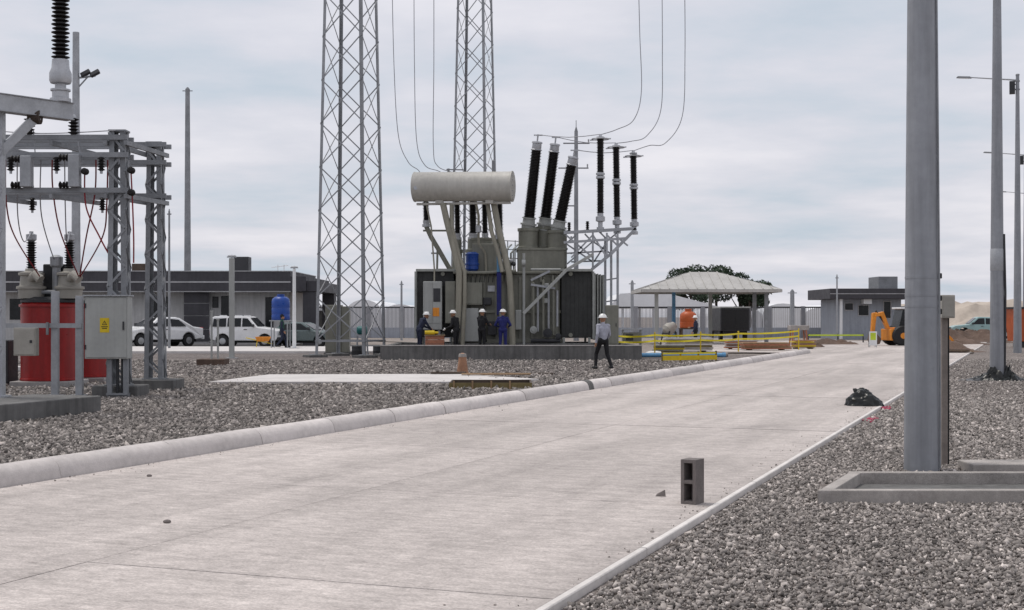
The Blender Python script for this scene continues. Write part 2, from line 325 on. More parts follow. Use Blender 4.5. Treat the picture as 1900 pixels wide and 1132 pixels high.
# edge strip on the right-hand side of the road
g = MB(); prof = [(0, 0), (0.055, 0), (0.055, 0.052), (0.049, 0.06), (0.008, 0.06), (0, 0.057)]
ke = MB(); ke.prism([(x, -2.09, z) for x, z in prof], (0, 4.18, 0)); kem = ke.mesh('edging', 'edging')
edge = tag(link('road_edging', kem, None, RT(-1, N_R, 0.0), -RA), kind='structure')
for i in range(1, 21):
    o = link('edging', kem, edge); o.location = (0, 4.2 * i, 0)
# kerb on the left: cast lengths with a rounded back
kp = [(0.0, -0.02), (0.0, 0.16), (0.015, 0.20), (0.05, 0.232), (0.10, 0.248), (0.16, 0.252), (0.22, 0.244), (0.27, 0.222), (0.305, 0.185), (0.325, 0.14), (0.345, 0.06), (0.355, -0.02)]
KL = 2.0
def kerb_mesh(skew):
    mb = MB(); n = len(kp); rows = 4
    for r in range(rows):
        y = -KL / 2 + 0.006 + (KL - 0.012) * r / (rows - 1)
        mb.v += [Vector((x - 0.375 + skew * (r - 1.5) * 0.004, y, z + (random.uniform(-0.004, 0.004) if z > 0.1 else 0))) for x, z in kp]
    for r in range(rows - 1):
        mb.f += [(r * n + i, r * n + (i + 1) % n, (r + 1) * n + (i + 1) % n, (r + 1) * n + i) for i in range(n)]
    mb.f += [tuple(range(n)), tuple((rows - 1) * n + i for i in range(n))[::-1]]
    return mb.mesh('kerb_stone', 'kerb', True)
kms = [kerb_mesh(s) for s in (-1, 0, 1)]
kerb = None
for i in range(34):
    p = RT(-3.5 + KL * i, N_L - 0.003, 0.0 + random.uniform(-0.004, 0.004))
    o = link('kerb' if kerb is None else 'kerb_stone', kms[i % 3], kerb, p if kerb is None else None)
    if kerb is None: kerb = tag(o, kind='structure'); o.rotation_euler.z = -RA
    else: o.location = (random.uniform(-0.008, 0.008), KL * i, random.uniform(-0.004, 0.004))
o = link('kerb_patch', kms[1], kerb); o.location = (-0.0, 33.4 , 0.006); o.scale = (1.015, 0.17, 1.03)
o.material_slots[0].link = 'OBJECT'; o.material_slots[0].material = M['concdark']
# loose stones -------------------------------------------------------------
def stones(name, pts, size, tris, loc_label, tone=1.0):
    n = len(pts)
    if tris == 20:
        ph = (1 + 5 ** 0.5) / 2
        bv = np.array([(-1, ph, 0), (1, ph, 0), (-1, -ph, 0), (1, -ph, 0), (0, -1, ph), (0, 1, ph), (0, -1, -ph), (0, 1, -ph), (ph, 0, -1), (ph, 0, 1), (-ph, 0, -1), (-ph, 0, 1)]) / 1.9
        bf = np.array([(0, 11, 5), (0, 5, 1), (0, 1, 7), (0, 7, 10), (0, 10, 11), (1, 5, 9), (5, 11, 4), (11, 10, 2), (10, 7, 6), (7, 1, 8), (3, 9, 4), (3, 4, 2), (3, 2, 6), (3, 6, 8), (3, 8, 9), (4, 9, 5), (2, 4, 11), (6, 2, 10), (8, 6, 7), (9, 8, 1)])
    else:
        bv = np.array([(1, 0, 0), (-1, 0, 0), (0, 1, 0), (0, -1, 0), (0, 0, 1), (0, 0, -1)], float)
        bf = np.array([(0, 2, 4), (2, 1, 4), (1, 3, 4), (3, 0, 4), (2, 0, 5), (1, 2, 5), (3, 1, 5), (0, 3, 5)])
    k = len(bv)
    V = np.repeat(bv[None], n, 0) * rng.uniform(0.62, 1.32, (n, k, 1))
    V *= rng.uniform(0.6, 1.3, (n, 1, 3)) * np.array([1, 1, 0.8])
    q = rng.normal(size=(n, 4)); q /= np.linalg.norm(q, axis=1)[:, None]; a, b, c, d = q.T
    Rm = np.stack([np.stack([1 - 2 * (c * c + d * d), 2 * (b * c - a * d), 2 * (b * d + a * c)], -1), np.stack([2 * (b * c + a * d), 1 - 2 * (b * b + d * d), 2 * (c * d - a * b)], -1), np.stack([2 * (b * d - a * c), 2 * (c * d + a * b), 1 - 2 * (b * b + c * c)], -1)], 1)
    V = np.einsum('nij,nkj->nki', Rm, V) * (size * 0.5 * np.clip(rng.lognormal(-0.05, 0.42, (n, 1, 1)), 0.4, 2.4))
    V += pts[:, None, :]
    me = bpy.data.meshes.new(name); nf = len(bf) * n
    me.vertices.add(n * k); me.vertices.foreach_set('co', V.reshape(-1).astype(np.float32))
    me.loops.add(nf * 3); me.loops.foreach_set('vertex_index', (bf[None] + (np.arange(n) * k)[:, None, None]).reshape(-1).astype(np.int32))
    me.polygons.add(nf); me.polygons.foreach_set('loop_start', (np.arange(nf) * 3).astype(np.int32))
    me.update(calc_edges=True)
    at = me.attributes.new('tone', 'FLOAT', 'POINT'); at.data.foreach_set('value', np.repeat(tone * np.clip(rng.lognormal(0.0, 0.45, n), 0.3, 2.8), k).astype(np.float32))
    me.materials.append(M['stone'])
    return tag(link(name, me), loc_label, 'gravel', kind='stuff')
def strip(t0, t1, n0, n1, dens, z=0.004):
    k = int((t1 - t0) * (n1 - n0) * dens); t = rng.uniform(t0, t1, k); n = rng.uniform(n0, n1, k)
    return np.stack([RD.x * t + RN.x * n, RD.y * t + RN.y * n, np.full(k, z) + rng.uniform(-0.006, 0.016, k)], 1)
def vis(p, m=1.6): return p[(np.abs(p[:, 0]) < 0.38 * p[:, 1] + m)]
NV = N_R + 0.13
# keep stones out of the two precast frames and footings; areas given in world axes
HOLES = []
def clear(p):
    k = np.ones(len(p), bool)
    for (cx, cy, hx, hy, rz) in HOLES:
        c, s = math.cos(-rz), math.sin(-rz); x = p[:, 0] - cx; y = p[:, 1] - cy
        k &= ~((np.abs(c * x - s * y) < hx) & (np.abs(s * x + c * y) < hy))
    return p[k]

# ================================================================== RIGHT SIDE: poles, frames, block
pole_prof = [(0, 0.195), (0.002, 0.195), (0.25, 0.172), (0.5, 0.143), (0.75, 0.112), (1, 0.08)]
PH = 13.4
def lamp_pole(label, t_loc):
    r = thing('lamp_pole', label, 'lamp pole', t_loc, 0, 'lamp poles along the road')
    pm = MB(); pm.lathe((0, 0, -0.05), (0, 0, PH), pole_prof, 28); pm.build('shaft', 'pole', r, True)
    mb = MB(); mb.lathe((0, 0, PH - 0.02), (0, 0, PH + 0.04), [(0, 0.1), (1, 0.085)], 12); mb.build('cap', 'galv_dark', r, True)
    d = -RN
    a = Vector((0, 0, PH - 0.25))
    mb = MB(); mb.tube([a, a + d * 0.5 + Vector((0, 0, 0.06)), a + d * 1.4 + Vector((0, 0, 0.17)), a + d * 2.2 + Vector((0, 0, 0.27))], [0.04, 0.036, 0.03, 0.028], 8)
    ar = mb.build('arm', 'galv', r, True)
    h = a + d * 2.45 + Vector((0, 0, 0.29))
    mb = MB(); mb.box((0, 0, 0), (0.72, 0.2, 0.09), 0, 0.8); lm = mb.build('lamp_head', 'galv_dark', ar, False, 0.02); lm.location = h; lm.rotation_euler = (0, R(5), -RA)
    mb = MB(); mb.box((0, 0, -0.052), (0.5, 0.15, 0.012)); mb.build('lens', 'lens', lm)
    mb = MB(); mb.box(a + d * 0.24 + Vector((0, 0, -0.35)), (0.26, 0.22, 0.62), -RA); mb.bar(a + d * 0.12 + Vector((0, 0, -0.2)), a + Vector((0, 0, -0.2)), 0.05); mb.build('control_box', 'dark', r, False, 0.02)
    mb = MB()
    for z in (PH - 0.3, PH - 0.7): mb.lathe((0, 0, z - 0.03), (0, 0, z + 0.03), [(0, 0.108), (1, 0.108)], 16)
    mb.build('bracket_band', 'galv_dark', r, True)
    return r
p1 = G(1710, 875); p2 = G(1850, 706); p3 = G(1888, 655)
pole1 = lamp_pole('thick grey steel pole nearest the camera, behind the concrete pit frame', p1)
pole2 = dup(pole1, 'grey steel pole with black plastic sheet bunched round its foot', p2)
pole3 = dup(pole1, 'grey pole whose top lamp arm reaches left over the road', p3)
for Y, n_, lb in ((95, -0.2, 'far lamp pole just past the right edge, only its lamp arm showing'), (125, 0.2, 'farthest lamp pole past the right edge, lowest lamp arm showing')):
    dup(pole1, lb, ((n_ + 0.358 * Y) / 0.934, Y, 0))
# pole 1 extras: bands, conduit
mb = MB()
for z in (2.18, 1.98, 1.86):
    r_ = 0.195 - (z / PH) * 0.1; mb.lathe((0, 0, z - 0.012), (0, 0, z + 0.012), [(0, r_ + 0.004), (1, r_ + 0.004)], 28)
mb.build('strap_band', 'pole', pole1, True)
for z in (2.2, 1.95, 1.8):
    mb = MB(); mb.box((0.19, -0.03, z), (0.05, 0.05, 0.06)); mb.build('band_clip', 'black', pole1, False, 0.008)
mb = MB(); mb.tube([(0.17, -0.12, 0.05), (0.168, -0.12, 1.2), (0.15, -0.1, 4), (0.12, -0.07, 8)], 0.012, 6); mb.build('conduit', 'galv_dark', pole1, True)
# pole 2 extras: pale patch plate, conduit
mb = MB(); mb.tube([(0.17, -0.1, 0.05), (0.19, -0.1, 2.4), (0.17, -0.1, 3.2), (0.16, -0.08, 4)], 0.035, 8); mb.build('conduit', 'dark', pole2, True)
mb = MB(); mb.lathe((0, 0, 3.0), (0, 0, 3.6), [(0, 0.176), (0.02, 0.181), (0.98, 0.177), (1, 0.17)], 24); mb.build('sleeve', 'galv', pole2, True)
tb = G(1611, 754, 0.055)
from mathutils import noise as mnoise
def lump(name, label, c, rx, ry, h, seed, rz=0.0, skew=0.0):
    nu, nv, vs, fs = 56, 22, [], []
    for i in range(nv + 1):
        t = i / nv; a1 = math.pi / 2 * (1 - t)
        for j in range(nu):
            a = 2 * math.pi * j / nu; d = Vector((math.cos(a) * math.cos(a1), math.sin(a) * math.cos(a1), math.sin(a1)))
            k = 1 + 0.2 * mnoise.noise(d * 1.7 + Vector((seed, 0, 0))) + 0.16 * (0.5 - abs(mnoise.noise(d * 3.1 + Vector((0, seed, 0))))) + 0.13 * (0.4 - abs(mnoise.noise(Vector((d.x * 6, d.y * 6, d.z * 3)) + Vector((0, 0, seed)))))
            w_ = 1 + 0.22 * t ** 3; vs.append((rx * d.x * k * w_, ry * d.y * k * w_, max(h * d.z * k * (1 + skew * d.x), 0.0) if t < 1 else 0.0))
    for i in range(nv):
        for j in range(nu): fs.append((i * nu + j, i * nu + (j + 1) % nu, (i + 1) * nu + (j + 1) % nu, (i + 1) * nu + j))
    mb = MB(); mb.add(vs, fs); return one(mb, name, 'tarp', label, 'plastic bag', c, rz, True)
lump('plastic_bag', 'crumpled black plastic bag lying at the right road edge', (tb.x - 0.02, tb.y + 0.22, 0.057), 0.265, 0.2, 0.275, 3.7, R(-8), -0.22)
bag = bpy.data.objects['plastic_bag']; mb = MB(); mb.tube([(-0.10, 0.0, 0.19), (-0.14, 0.0, 0.26), (-0.175, 0.01, 0.30), (-0.205, 0.02, 0.315)], [0.09, 0.05, 0.04, 0.01], 9); mb.build('tied_neck', 'tarp', bag, True)
mb = MB(); mb.tube([(0.16, -0.02, 0.05), (0.27, -0.05, 0.03), (0.36, -0.06, 0.008)], [0.07, 0.05, 0.012], 9); mb.build('loose_tail', 'tarp', bag, True)
def sheet_at_pole():
    mb = MB()
    for cx, cy, rx, ry, h, sd, sk in ((-0.42, -0.05, 0.36, 0.24, 0.15, 2.2, 0.7), (-0.16, -0.18, 0.2, 0.2, 0.33, 5.1, 0.1), (0.3, -0.1, 0.19, 0.22, 0.34, 8.3, -0.2), (0.05, -0.27, 0.3, 0.16, 0.1, 1.4, 0.0), (0.52, 0.0, 0.26, 0.2, 0.09, 6.6, -0.3)):
        nu, nv, vs, fs = 36, 14, [], []
        for i in range(nv + 1):
            t = i / nv; a1 = math.pi / 2 * (1 - t)
            for j in range(nu):
                a = 2 * math.pi * j / nu; d = Vector((math.cos(a) * math.cos(a1), math.sin(a) * math.cos(a1), math.sin(a1)))
                k = 1 + 0.45 * mnoise.noise(d * 1.9 + Vector((sd, 0, 0))) + 0.3 * (0.4 - abs(mnoise.noise(d * 4.0 + Vector((0, sd, 0))))); w_ = 1 + 0.5 * t ** 4
                vs.append((cx + rx * d.x * k * w_ * (0.45 + 0.55 * t), cy + ry * d.y * k * w_ * (0.45 + 0.55 * t), max(h * d.z * k * (1 + sk * d.x), 0) + 0.012 if t < 1 else 0.0))
        for i in range(nv):
            for j in range(nu): fs.append((i * nu + j, i * nu + (j + 1) % nu, (i + 1) * nu + (j + 1) % nu, (i + 1) * nu + j))
        mb.add(vs, fs)
    one(mb, 'plastic_sheet', 'tarp', 'black plastic sheet bunched round the foot of the second pole', 'plastic sheet', (p2.x, p2.y, 0.0), 0, True)
sheet_at_pole()
# meter box on a timber post
pm_ = G(1752, 872)
r = thing('meter_post', 'timber post carrying a beige box right behind the nearest pole', 'post', (5.05, 15.75, 0))
mb = MB(); mb.box((0, 0, 0.87), (0.068, 0.075, 1.8)); mb.build('post', 'postwood', r, False, 0.006)
mb = MB(); mb.box((0.015, -0.06, 1.86), (0.155, 0.12, 0.27)); b_ = mb.build('meter_box', 'boxbeige', r, False, 0.01)
mb = MB(); mb.box((0.015, -0.122, 1.86), (0.13, 0.006, 0.235)); mb.build('door', 'boxbeige', b_, False, 0.002)
# cable on the post
mb = MB(); mb.tube([(0.045, -0.02, 0.02), (0.047, -0.02, 0.9), (0.045, -0.02, 1.75)], 0.01, 6); mb.build('cable', 'black', r, True)
# precast pit frame
A = G(1517, 937); ang = R(0.5)
r = thing('inspection_pit', 'long grey concrete pit frame in front of the nearest pole', 'pit frame', (A.x, A.y, 0), 0)
B = G(1577, 899); dv = Vector((B.x - A.x, B.y - A.y, 0))
LX, HT, TH = 3.4, 0.135, 0.13
du = Vector((1, 0.0, 0)); dn = dv
def slabpiece(name, a, b, c, d, h, par, m='frameconc'):
    mb = MB(); mb.prism([a, b, c, d], (0, 0, h)); return mb.build(name, m, par, False, 0.008)
fr = TH / dn.length
o0 = Vector((0, 0, -0.02))
slabpiece('front_beam', o0, o0 + du * LX, o0 + du * LX + dn * fr, o0 + dn * fr, HT + 0.02, r)
slabpiece('rear_beam', o0 + dn * (1 - fr), o0 + dn * (1 - fr) + du * LX, o0 + dn + du * LX, o0 + dn, HT + 0.022, r)
slabpiece('end_beam', o0 + dn * fr, o0 + dn * fr + du * TH, o0 + dn * (1 - fr) + du * TH, o0 + dn * (1 - fr), HT + 0.017, r)
slabpiece('end_beam', o0 + dn * fr + du * (LX - TH), o0 + dn * fr + du * LX, o0 + dn * (1 - fr) + du * LX, o0 + dn * (1 - fr) + du * (LX - TH), HT + 0.017, r)
slabpiece('floor', o0 + dn * fr + du * TH, o0 + dn * fr + du * (LX - TH), o0 + dn * (1 - fr) + du * (LX - TH), o0 + dn * (1 - fr) + du * TH, 0.04, r, 'concdark')
HOLES.append((A.x + LX / 2 + dv.x / 2, A.y + dv.y / 2, LX / 2 + 0.02, dv.y / 2 + 0.02, 0))
A2 = G(1805, 880)
mb = MB(); mb.box((1.0, 0.25, 0.045), (2.0, 0.5, 0.13)); lid = one(mb, 'pit_cover', 'frameconc', 'low concrete cover slab right of the nearest pole, at the photo edge', 'cover slab', (A2.x, A2.y, 0), 0, False, 0.012)
HOLES.append((A2.x + 1, A2.y + 0.25, 1.0, 0.25, 0))
# cinder block on end
bl = G(1278, 936, 0.055)
def cinder(w, h, d):
    """hollow block standing on end: two cores running front to back"""
    mb = MB(); t = 0.03; x0, x1 = -w / 2, w / 2; hole = [(t, h / 2 - 0.016), (h / 2 + 0.016, h - t)]
    mb.bb((x0, 0, 0), (x0 + t, d, h)); mb.bb((x1 - t, 0, 0), (x1, d, h))
    for z0, z1 in ((0, t), (h / 2 - 0.016, h / 2 + 0.016), (h - t, h)): mb.bb((x0 + t, 0.0015, z0), (x1 - t, d - 0.0015, z1))
    mb.bb((x0 + t, d - 0.02, t), (x1 - t, d - 0.004, h / 2 - 0.016)); mb.bb((x0 + t, d - 0.02, h / 2 + 0.016), (x1 - t, d - 0.004, h - t))
    return mb
one(cinder(0.145, 0.4, 0.19), 'cinder_block', 'block', 'hollow grey cinder block standing on end at the road edge', 'cinder block', (bl.x - 0.005, bl.y, 0.056), R(-31))
st = G(1226, 921, 0.055)
mb = MB(); mb.add([(-0.05, 0, 0), (0.045, -0.02, 0), (0.05, 0.05, 0), (-0.02, 0.06, 0), (0.04, 0.0, 0.062), (0.03, 0.04, 0.05), (-0.035, 0.02, 0.02)], [(0, 1, 4, 6), (1, 2, 5, 4), (2, 3, 5), (3, 0, 6), (4, 5, 6), (5, 3, 6), (3, 2, 1, 0)])
one(mb, 'stone_chunk', 'block', 'small dark wedge of broken stone beside the cinder block', 'stone', (st.x, st.y, 0.056))
for (u, v, s_, lb) in ((277, 884, 0.03, 'tiny dark pebble on the road below the kerb'), (310, 970, 0.035, 'dark pebble alone on the near left road slab')):
    q = G(u, v, 0.055); mb = MB(); mb.sphere((0, 0, s_ * 0.3), (s_, s_ * 0.8, s_ * 0.5), 7, 5); one(mb, 'pebble', 'block', lb, 'stone', (q.x, q.y, 0.055))

HOLES += [(p1.x, p1.y, 0.2, 0.2, 0), (p2.x, p2.y, 0.5, 0.4, 0), (5.05, 15.75, 0.05, 0.05, 0)]

# ================================================================== LATTICE TOWERS
def make_tower(name, label, loc, rz, s=1.0):
    r = thing(name, label, 'lattice tower', loc, rz, 'lattice towers')
    H, r0, taper = 21.0, 1.64, (1.64 - 1.25) / 15.6
    def corner(k, z): 
        q = (r0 - taper * z); a = math.pi / 2 * k; return Vector((q * math.cos(a), q * math.sin(a), z))
    for k in range(4):
        a0, a1 = corner(k, 0.12), corner(k, H); c = Vector((-math.cos(math.pi / 2 * k), -math.sin(math.pi / 2 * k), 0)); p = Vector((-c.y, c.x, 0))
        mb = MB(); mb.angle(a0, a1, 0.13, 0.016, c + p, c - p); lg = mb.build('leg', 'tower', r)
        mb = MB(); mb.box(a0 + Vector((0, 0, 0.0)), (0.42, 0.42, 0.03)); mb.build('base_plate', 'tower', lg)
        mb = MB(); mb.box((a0.x, a0.y, 0.03), (0.85, 0.85, 0.16)); mb.build('footing', 'concdark', r, False, 0.02)
    nb, z0 = 11, 0.7; dz = 1.88
    for k in range(4):
        for i in range(nb):
            za, zb = z0 + dz * i, z0 + dz * (i + 1)
            a, b, c, d = corner(k, za), corner((k + 1) % 4, zb), corner((k + 1) % 4, za), corner(k, zb)
            outw = (corner(k, za) + corner((k + 1) % 4, za)); outw.z = 0; outw.normalize()
            mb = MB(); mb.bar(a + outw * 0.012, b + outw * 0.012, 0.016, 0.05); mb.build('brace', 'tower', r)
            mb = MB(); mb.bar(c - outw * 0.012, d - outw * 0.012, 0.016, 0.05); mb.build('brace', 'tower', r)
        for zc in (z0,):
            mb = MB(); mb.bar(corner(k, zc), corner((k + 1) % 4, zc), 0.05, 0.07); mb.build('girt', 'tower', r)
    return r
tw = make_tower('lattice_tower', 'large galvanised lattice tower left of the transformer', (P(651, 662, 58.8).x, 58.8, 0), R(28))
dup(tw, 'farther lattice tower rising behind the transformer conservator', (P(881, 640, 78).x, 78, 0))

# ================================================================== POWER TRANSFORMER
TX, TY = P(945, 640, 57).x, 57.0
# concrete bund round the transformer
r = thing('bund_wall', 'low dark concrete bund wall round the transformer', 'bund', (TX, 0, 0))
x0, x1, y0, y1 = -5.2, 5.35, 54.3, 62.2
for nm, a, b in (('front_wall', (x0, y0, -0.02), (x1, y0 + 0.25, 0.56)), ('rear_wall', (x0, y1 - 0.25, -0.02), (x1, y1, 0.56)), ('side_wall', (x0, y0 + 0.25, -0.02), (x0 + 0.25, y1 - 0.25, 0.557)), ('side_wall', (x1 - 0.25, y0 + 0.25, -0.02), (x1, y1 - 0.25, 0.557))):
    mb = MB(); mb.bb(a, b); mb.build(nm, 'concdark', r, False, 0.015)  # shade on these walls is put into the dark concrete colour
mb = MB(); mb.bb((x0 + 0.25, y0 + 0.25, 0), (x1 - 0.25, y1 - 0.25, 0.28)); mb.build('floor', 'concdark', r)
mb = MB(); mb.bb((x0 - 0.02, y0 - 0.02, 0.56), (x1 + 0.02, y0 + 0.27, 0.60)); mb.build('coping', 'concrete', r, False, 0.01)
HOLES.append((TX, 58.2, 5.5, 4.2, 0))

T = thing('power_transformer', 'large olive grey power transformer with black bushings inside the bund', 'transformer', (TX, TY, 0))
S = F / TY
def TL(u, v, dy=0.0):
    Y = TY + dy; return Vector(((u - 950) / F * Y - TX, dy, HC - (v - HZ) / F * Y))
def tbox(name, u0, v0, u1, v1, dy0, dy1, m, par=None, bevel=0.03):
    a = TL(u0, v1, dy0); b = TL(u1, v0, dy0); b.y = dy1
    mb = MB(); mb.bb(a, b); return mb.build(name, m, par or T, False, bevel)
ZB = 0.28
mb = MB(); mb.bb((-3.6, 0.3, ZB), (3.6, 4.2, 0.62)); mb.build('plinth', 'concdark', T, False, 0.02)
a = TL(846, 640, 0.6); b = TL(1040, 508, 0.6)
mb = MB(); mb.bb((a.x, 0.8, 0.62), (b.x, 3.6, b.z)); tank = mb.build('tank', 'olive', T, False, 0.04)
for k in range(9):
    x = a.x + 0.18 + k * (b.x - a.x - 0.36) / 8
    mb = MB(); mb.bb((x - 0.06, 0.69, 0.7), (x + 0.06, 0.797, b.z - 0.12)); mb.build('stiffener', 'olive', tank, False, 0.01)
mb = MB(); mb.bb((a.x - 0.12, 0.62, b.z), (b.x + 0.12, 3.72, b.z + 0.1)); mb.build('cover', 'olive', T, False, 0.02)
mb = MB(); mb.bb((a.x - 0.1, 0.66, 0.62), (b.x + 0.1, 3.7, 0.80)); mb.build('base_frame', 'olive', T, False, 0.02)
mb = MB(); mb.bb((a.x - 0.02, 0.70, 1.9), (b.x + 0.02, 0.79, 2.02)); mb.build('band', 'olive', tank, False, 0.01)
# radiator banks
def radiator(u0, u1, v0, v1, dy0, dy1, right):
    a, b = TL(u0, v1, dy0), TL(u1, v0, dy0); rb = bpy.data.objects.new('radiator_bank', None); COL.objects.link(rb); rb.parent = T
    n = 16; me = None
    for i in range(n):
        y = dy0 + (dy1 - dy0) * (i + 0.5) / n
        if me is None:
            q = MB(); wv = 7; L_ = b.x - a.x
            for k in range(wv):
                xa, xb = a.x + L_ * k / wv, a.x + L_ * (k + 1) / wv
                q.bb((xa + 0.012, -0.024, a.z + 0.05), (xb - 0.012, 0.024, b.z - 0.12))
            q.bb((a.x, -0.012, a.z), (b.x, 0.012, b.z)); me = q.mesh('fin', 'radiator')
        o = link('fin', me, rb); o.location = (0, y, 0)
    for z, xx in ((a.z + 0.12, 0.3), (b.z - 0.12, 0.3)):
        q = MB(); x = a.x + xx * (b.x - a.x) if right else b.x - xx * (b.x - a.x)
        q.tube([(x, dy0 - 0.05, z), (x, dy1 + 0.05, z)], 0.09, 10); q.build('header_pipe', 'olive', rb, True)
    q = MB(); q.bb((a.x - 0.05, dy0 - 0.12, b.z - 0.02), (b.x + 0.05, dy1, b.z + 0.09)); q.build('top_frame', 'radedge', rb, False, 0.01)
    e = (b.x + 0.03, b.x + 0.11) if right else (a.x - 0.11, a.x - 0.03)
    for y in np.linspace(dy0 - 0.05, dy1, 7):
        q = MB(); q.bb((e[0], y - 0.035, a.z - 0.05), (e[1], y + 0.035, b.z - 0.02)); q.build('edge_post', 'radedge', rb)
    for x in (a.x + 0.1, b.x - 0.1):
        for y in (dy0 + 0.1, dy1 - 0.1): q = MB(); q.bb((x - 0.05, y - 0.05, ZB), (x + 0.05, y + 0.05, a.z + 0.02)); q.build('stand_leg', 'radedge', rb)
    return rb
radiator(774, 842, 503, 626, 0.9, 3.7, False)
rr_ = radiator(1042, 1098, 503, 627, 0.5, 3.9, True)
for k in range(4):   # pale narrow radiators on the far right end
    q = MB(); x = TL(1102 + 5.6 * k, 0, 0.9).x; q.bb((x, 0.8 + 0.15 * k, 0.75), (x + 0.07, 3.6, 3.62 - 0.02 * k)); q.build('end_fin', 'radedge', rr_, False, 0.01)
# control cabinets on the left front
cab = tbox('control_cabinet', 785, 522, 820, 612, 0.25, 0.75, 'cabgrey')
tbox('door_panel', 787, 524, 802, 600, 0.235, 0.25, 'cabgrey', cab, 0.004); tbox('door_panel', 803, 524, 818, 600, 0.235, 0.25, 'cabgrey', cab, 0.004)
tbox('warning_plate', 803, 571, 815, 587, 0.22, 0.234, 'orange', cab, 0.0)
tbox('dark_panel', 804, 535, 817, 560, 0.222, 0.234, 'dark', cab, 0.0)
tbox('cabinet_leg', 788, 612, 793, 652, 0.35, 0.6, 'galv_dark', cab, 0.0); tbox('cabinet_leg', 812, 612, 817, 652, 0.35, 0.6, 'galv_dark', cab, 0.0)
tbox('side_cabinet', 826, 522, 845, 600, 0.3, 0.8, 'olive')
c2 = tbox('marshalling_box', 856, 524, 895, 566, 0.35, 0.69, 'olive')
tbox('door', 859, 527, 892, 563, 0.338, 0.35, 'olive', c2, 0.004)
tbox('marshalling_box', 853, 572, 888, 634, 0.38, 0.68, 'cabgrey')
# top turrets
def turret(u0, u1, v0, v1, dy):
    a, b = TL(u0, v1, dy), TL(u1, v0, dy); r_ = (b.x - a.x) / 2; c = (a.x + b.x) / 2
    q = MB(); q.lathe((c, dy, 3.6), (c, dy, b.z), [(0, r_), (0.55, r_), (0.56, r_ * 1.08), (0.6, r_ * 1.08), (0.61, r_), (0.93, r_), (0.94, r_ * 1.1), (1, r_ * 1.1)], 20)
    return q.build('turret', 'olive', T, True)
HVB = [((981, 413), (997, 262), 2.2), ((1011, 413), (1030, 266), 2.5), ((1037, 418), (1064, 290), 1.6)]
turret(962, 998, 424, 508, 2.2); turret(993, 1030, 421, 508, 2.7); turret(1016, 1052, 428, 508, 1.7)
tb_ = tbox('turret_box', 960, 462, 1048, 507, 1.2, 3.4, 'olive')
tbox('rim', 958, 460, 1050, 464, 1.15, 3.45, 'olive', tb_, 0.01)
turret(872, 915, 442, 508, 2.0)
tbox('tap_changer_box', 876, 452, 925, 507, 1.2, 2.6, 'olive')
def hv_bushing(pb, pt, dy):
    b0, t0 = TL(*pb, dy), TL(*pt, dy - 0.35); ax = t0 - b0; L_ = ax.length; d = ax / L_
    rt = bpy.data.objects.new('high_voltage_bushing', None); COL.objects.link(rt); rt.parent = T
    q = MB(); q.lathe(b0 - d * 0.35, b0 + d * 0.22, [(0, 0.3), (0.4, 0.3), (0.41, 0.36), (0.55, 0.36), (0.56, 0.28), (0.9, 0.26), (0.91, 0.31), (1, 0.31)], 18); q.build('base_flange', 'cabgrey', rt, True)
    s0, s1 = b0 + d * 0.22, t0 - d * 0.42
    pr = shed_profile((s1 - s0).length, 0.205, 0.262, 0.066); pr = [(t, rr * (1.06 - 0.12 * t)) for t, rr in pr]
    q = MB(); q.lathe(s0, s1, pr, 20); q.build('insulator', 'porcelain', rt, True)
    q = MB(); q.lathe(s1, t0, [(0, 0.2), (0.1, 0.26), (0.2, 0.2), (0.3, 0.21), (0.75, 0.2), (0.8, 0.24), (0.95, 0.22), (1, 0.1)], 18); q.build('head', 'alu', rt, True)
    q = MB(); q.tube([t0 - d * 0.02, t0 + d * 0.3], 0.035, 8); q.bar(t0 + d * 0.26 - Vector((0.18, 0, 0)), t0 + d * 0.26 + Vector((0.2, 0, 0)), 0.07, 0.05); q.build('terminal', 'alu', rt)
    return t0 + d * 0.28
hvt = [hv_bushing(*k) for k in HVB]
# low voltage bushings under the conservator
for (u, v0, v1, dy) in ((790, 372, 416, 2.6), (848, 372, 440, 2.6), (877, 372, 440, 1.9), (899, 372, 440, 2.8), (927, 372, 440, 2.8)):
    rt = bpy.data.objects.new('low_voltage_bushing', None); COL.objects.link(rt); rt.parent = T
    b0, t0 = TL(u + 1, v1, dy), TL(u, v0, dy); rr = 0.2 if u == 877 else 0.155
    q = MB(); q.lathe(b0 - Vector((0, 0, 0.12)), b0 + Vector((0, 0, 0.16)), [(0, rr * 1.2), (0.4, rr * 1.2), (0.45, rr * 0.9), (0.9, rr), (1, rr)], 14); q.build('base_flange', 'alu', rt, True)
    q = MB(); q.lathe(b0 + Vector((0, 0, 0.16)), t0, shed_profile((t0 - b0).length - 0.16, rr * 0.65, rr, 0.06), 16); q.build('insulator', 'porcelain', rt, True)
    q = MB(); q.lathe(t0, t0 + Vector((0, 0, 0.12)), [(0, rr * 0.7), (0.7, rr * 0.7), (1, rr * 0.3)], 12); q.build('head', 'alu', rt, True)
    q = MB()
    if u == 790:   # carried on an outrigger
        q.tube([b0 - Vector((0, 0, 0.1)), TL(800, 440, dy), TL(812, 460, dy), TL(835, 500, dy), TL(850, 508, dy)], 0.11, 10)
        q.bar(TL(812, 455, dy), TL(811, 500, dy), 0.09); q.bar(TL(811, 500, dy), TL(850, 504, dy), 0.08); q.bar(TL(785, 428, dy), TL(840, 428, dy), 0.08)
    else: q.lathe(TL(u, 508, dy), b0 - Vector((0, 0, 0.1)), [(0, rr * 1.5), (0.6, rr * 1.4), (0.62, rr * 1.7), (0.7, rr * 1.7), (0.72, rr * 1.2), (1, rr * 1.2)], 14)
    q.build('support', 'olive', rt, True)
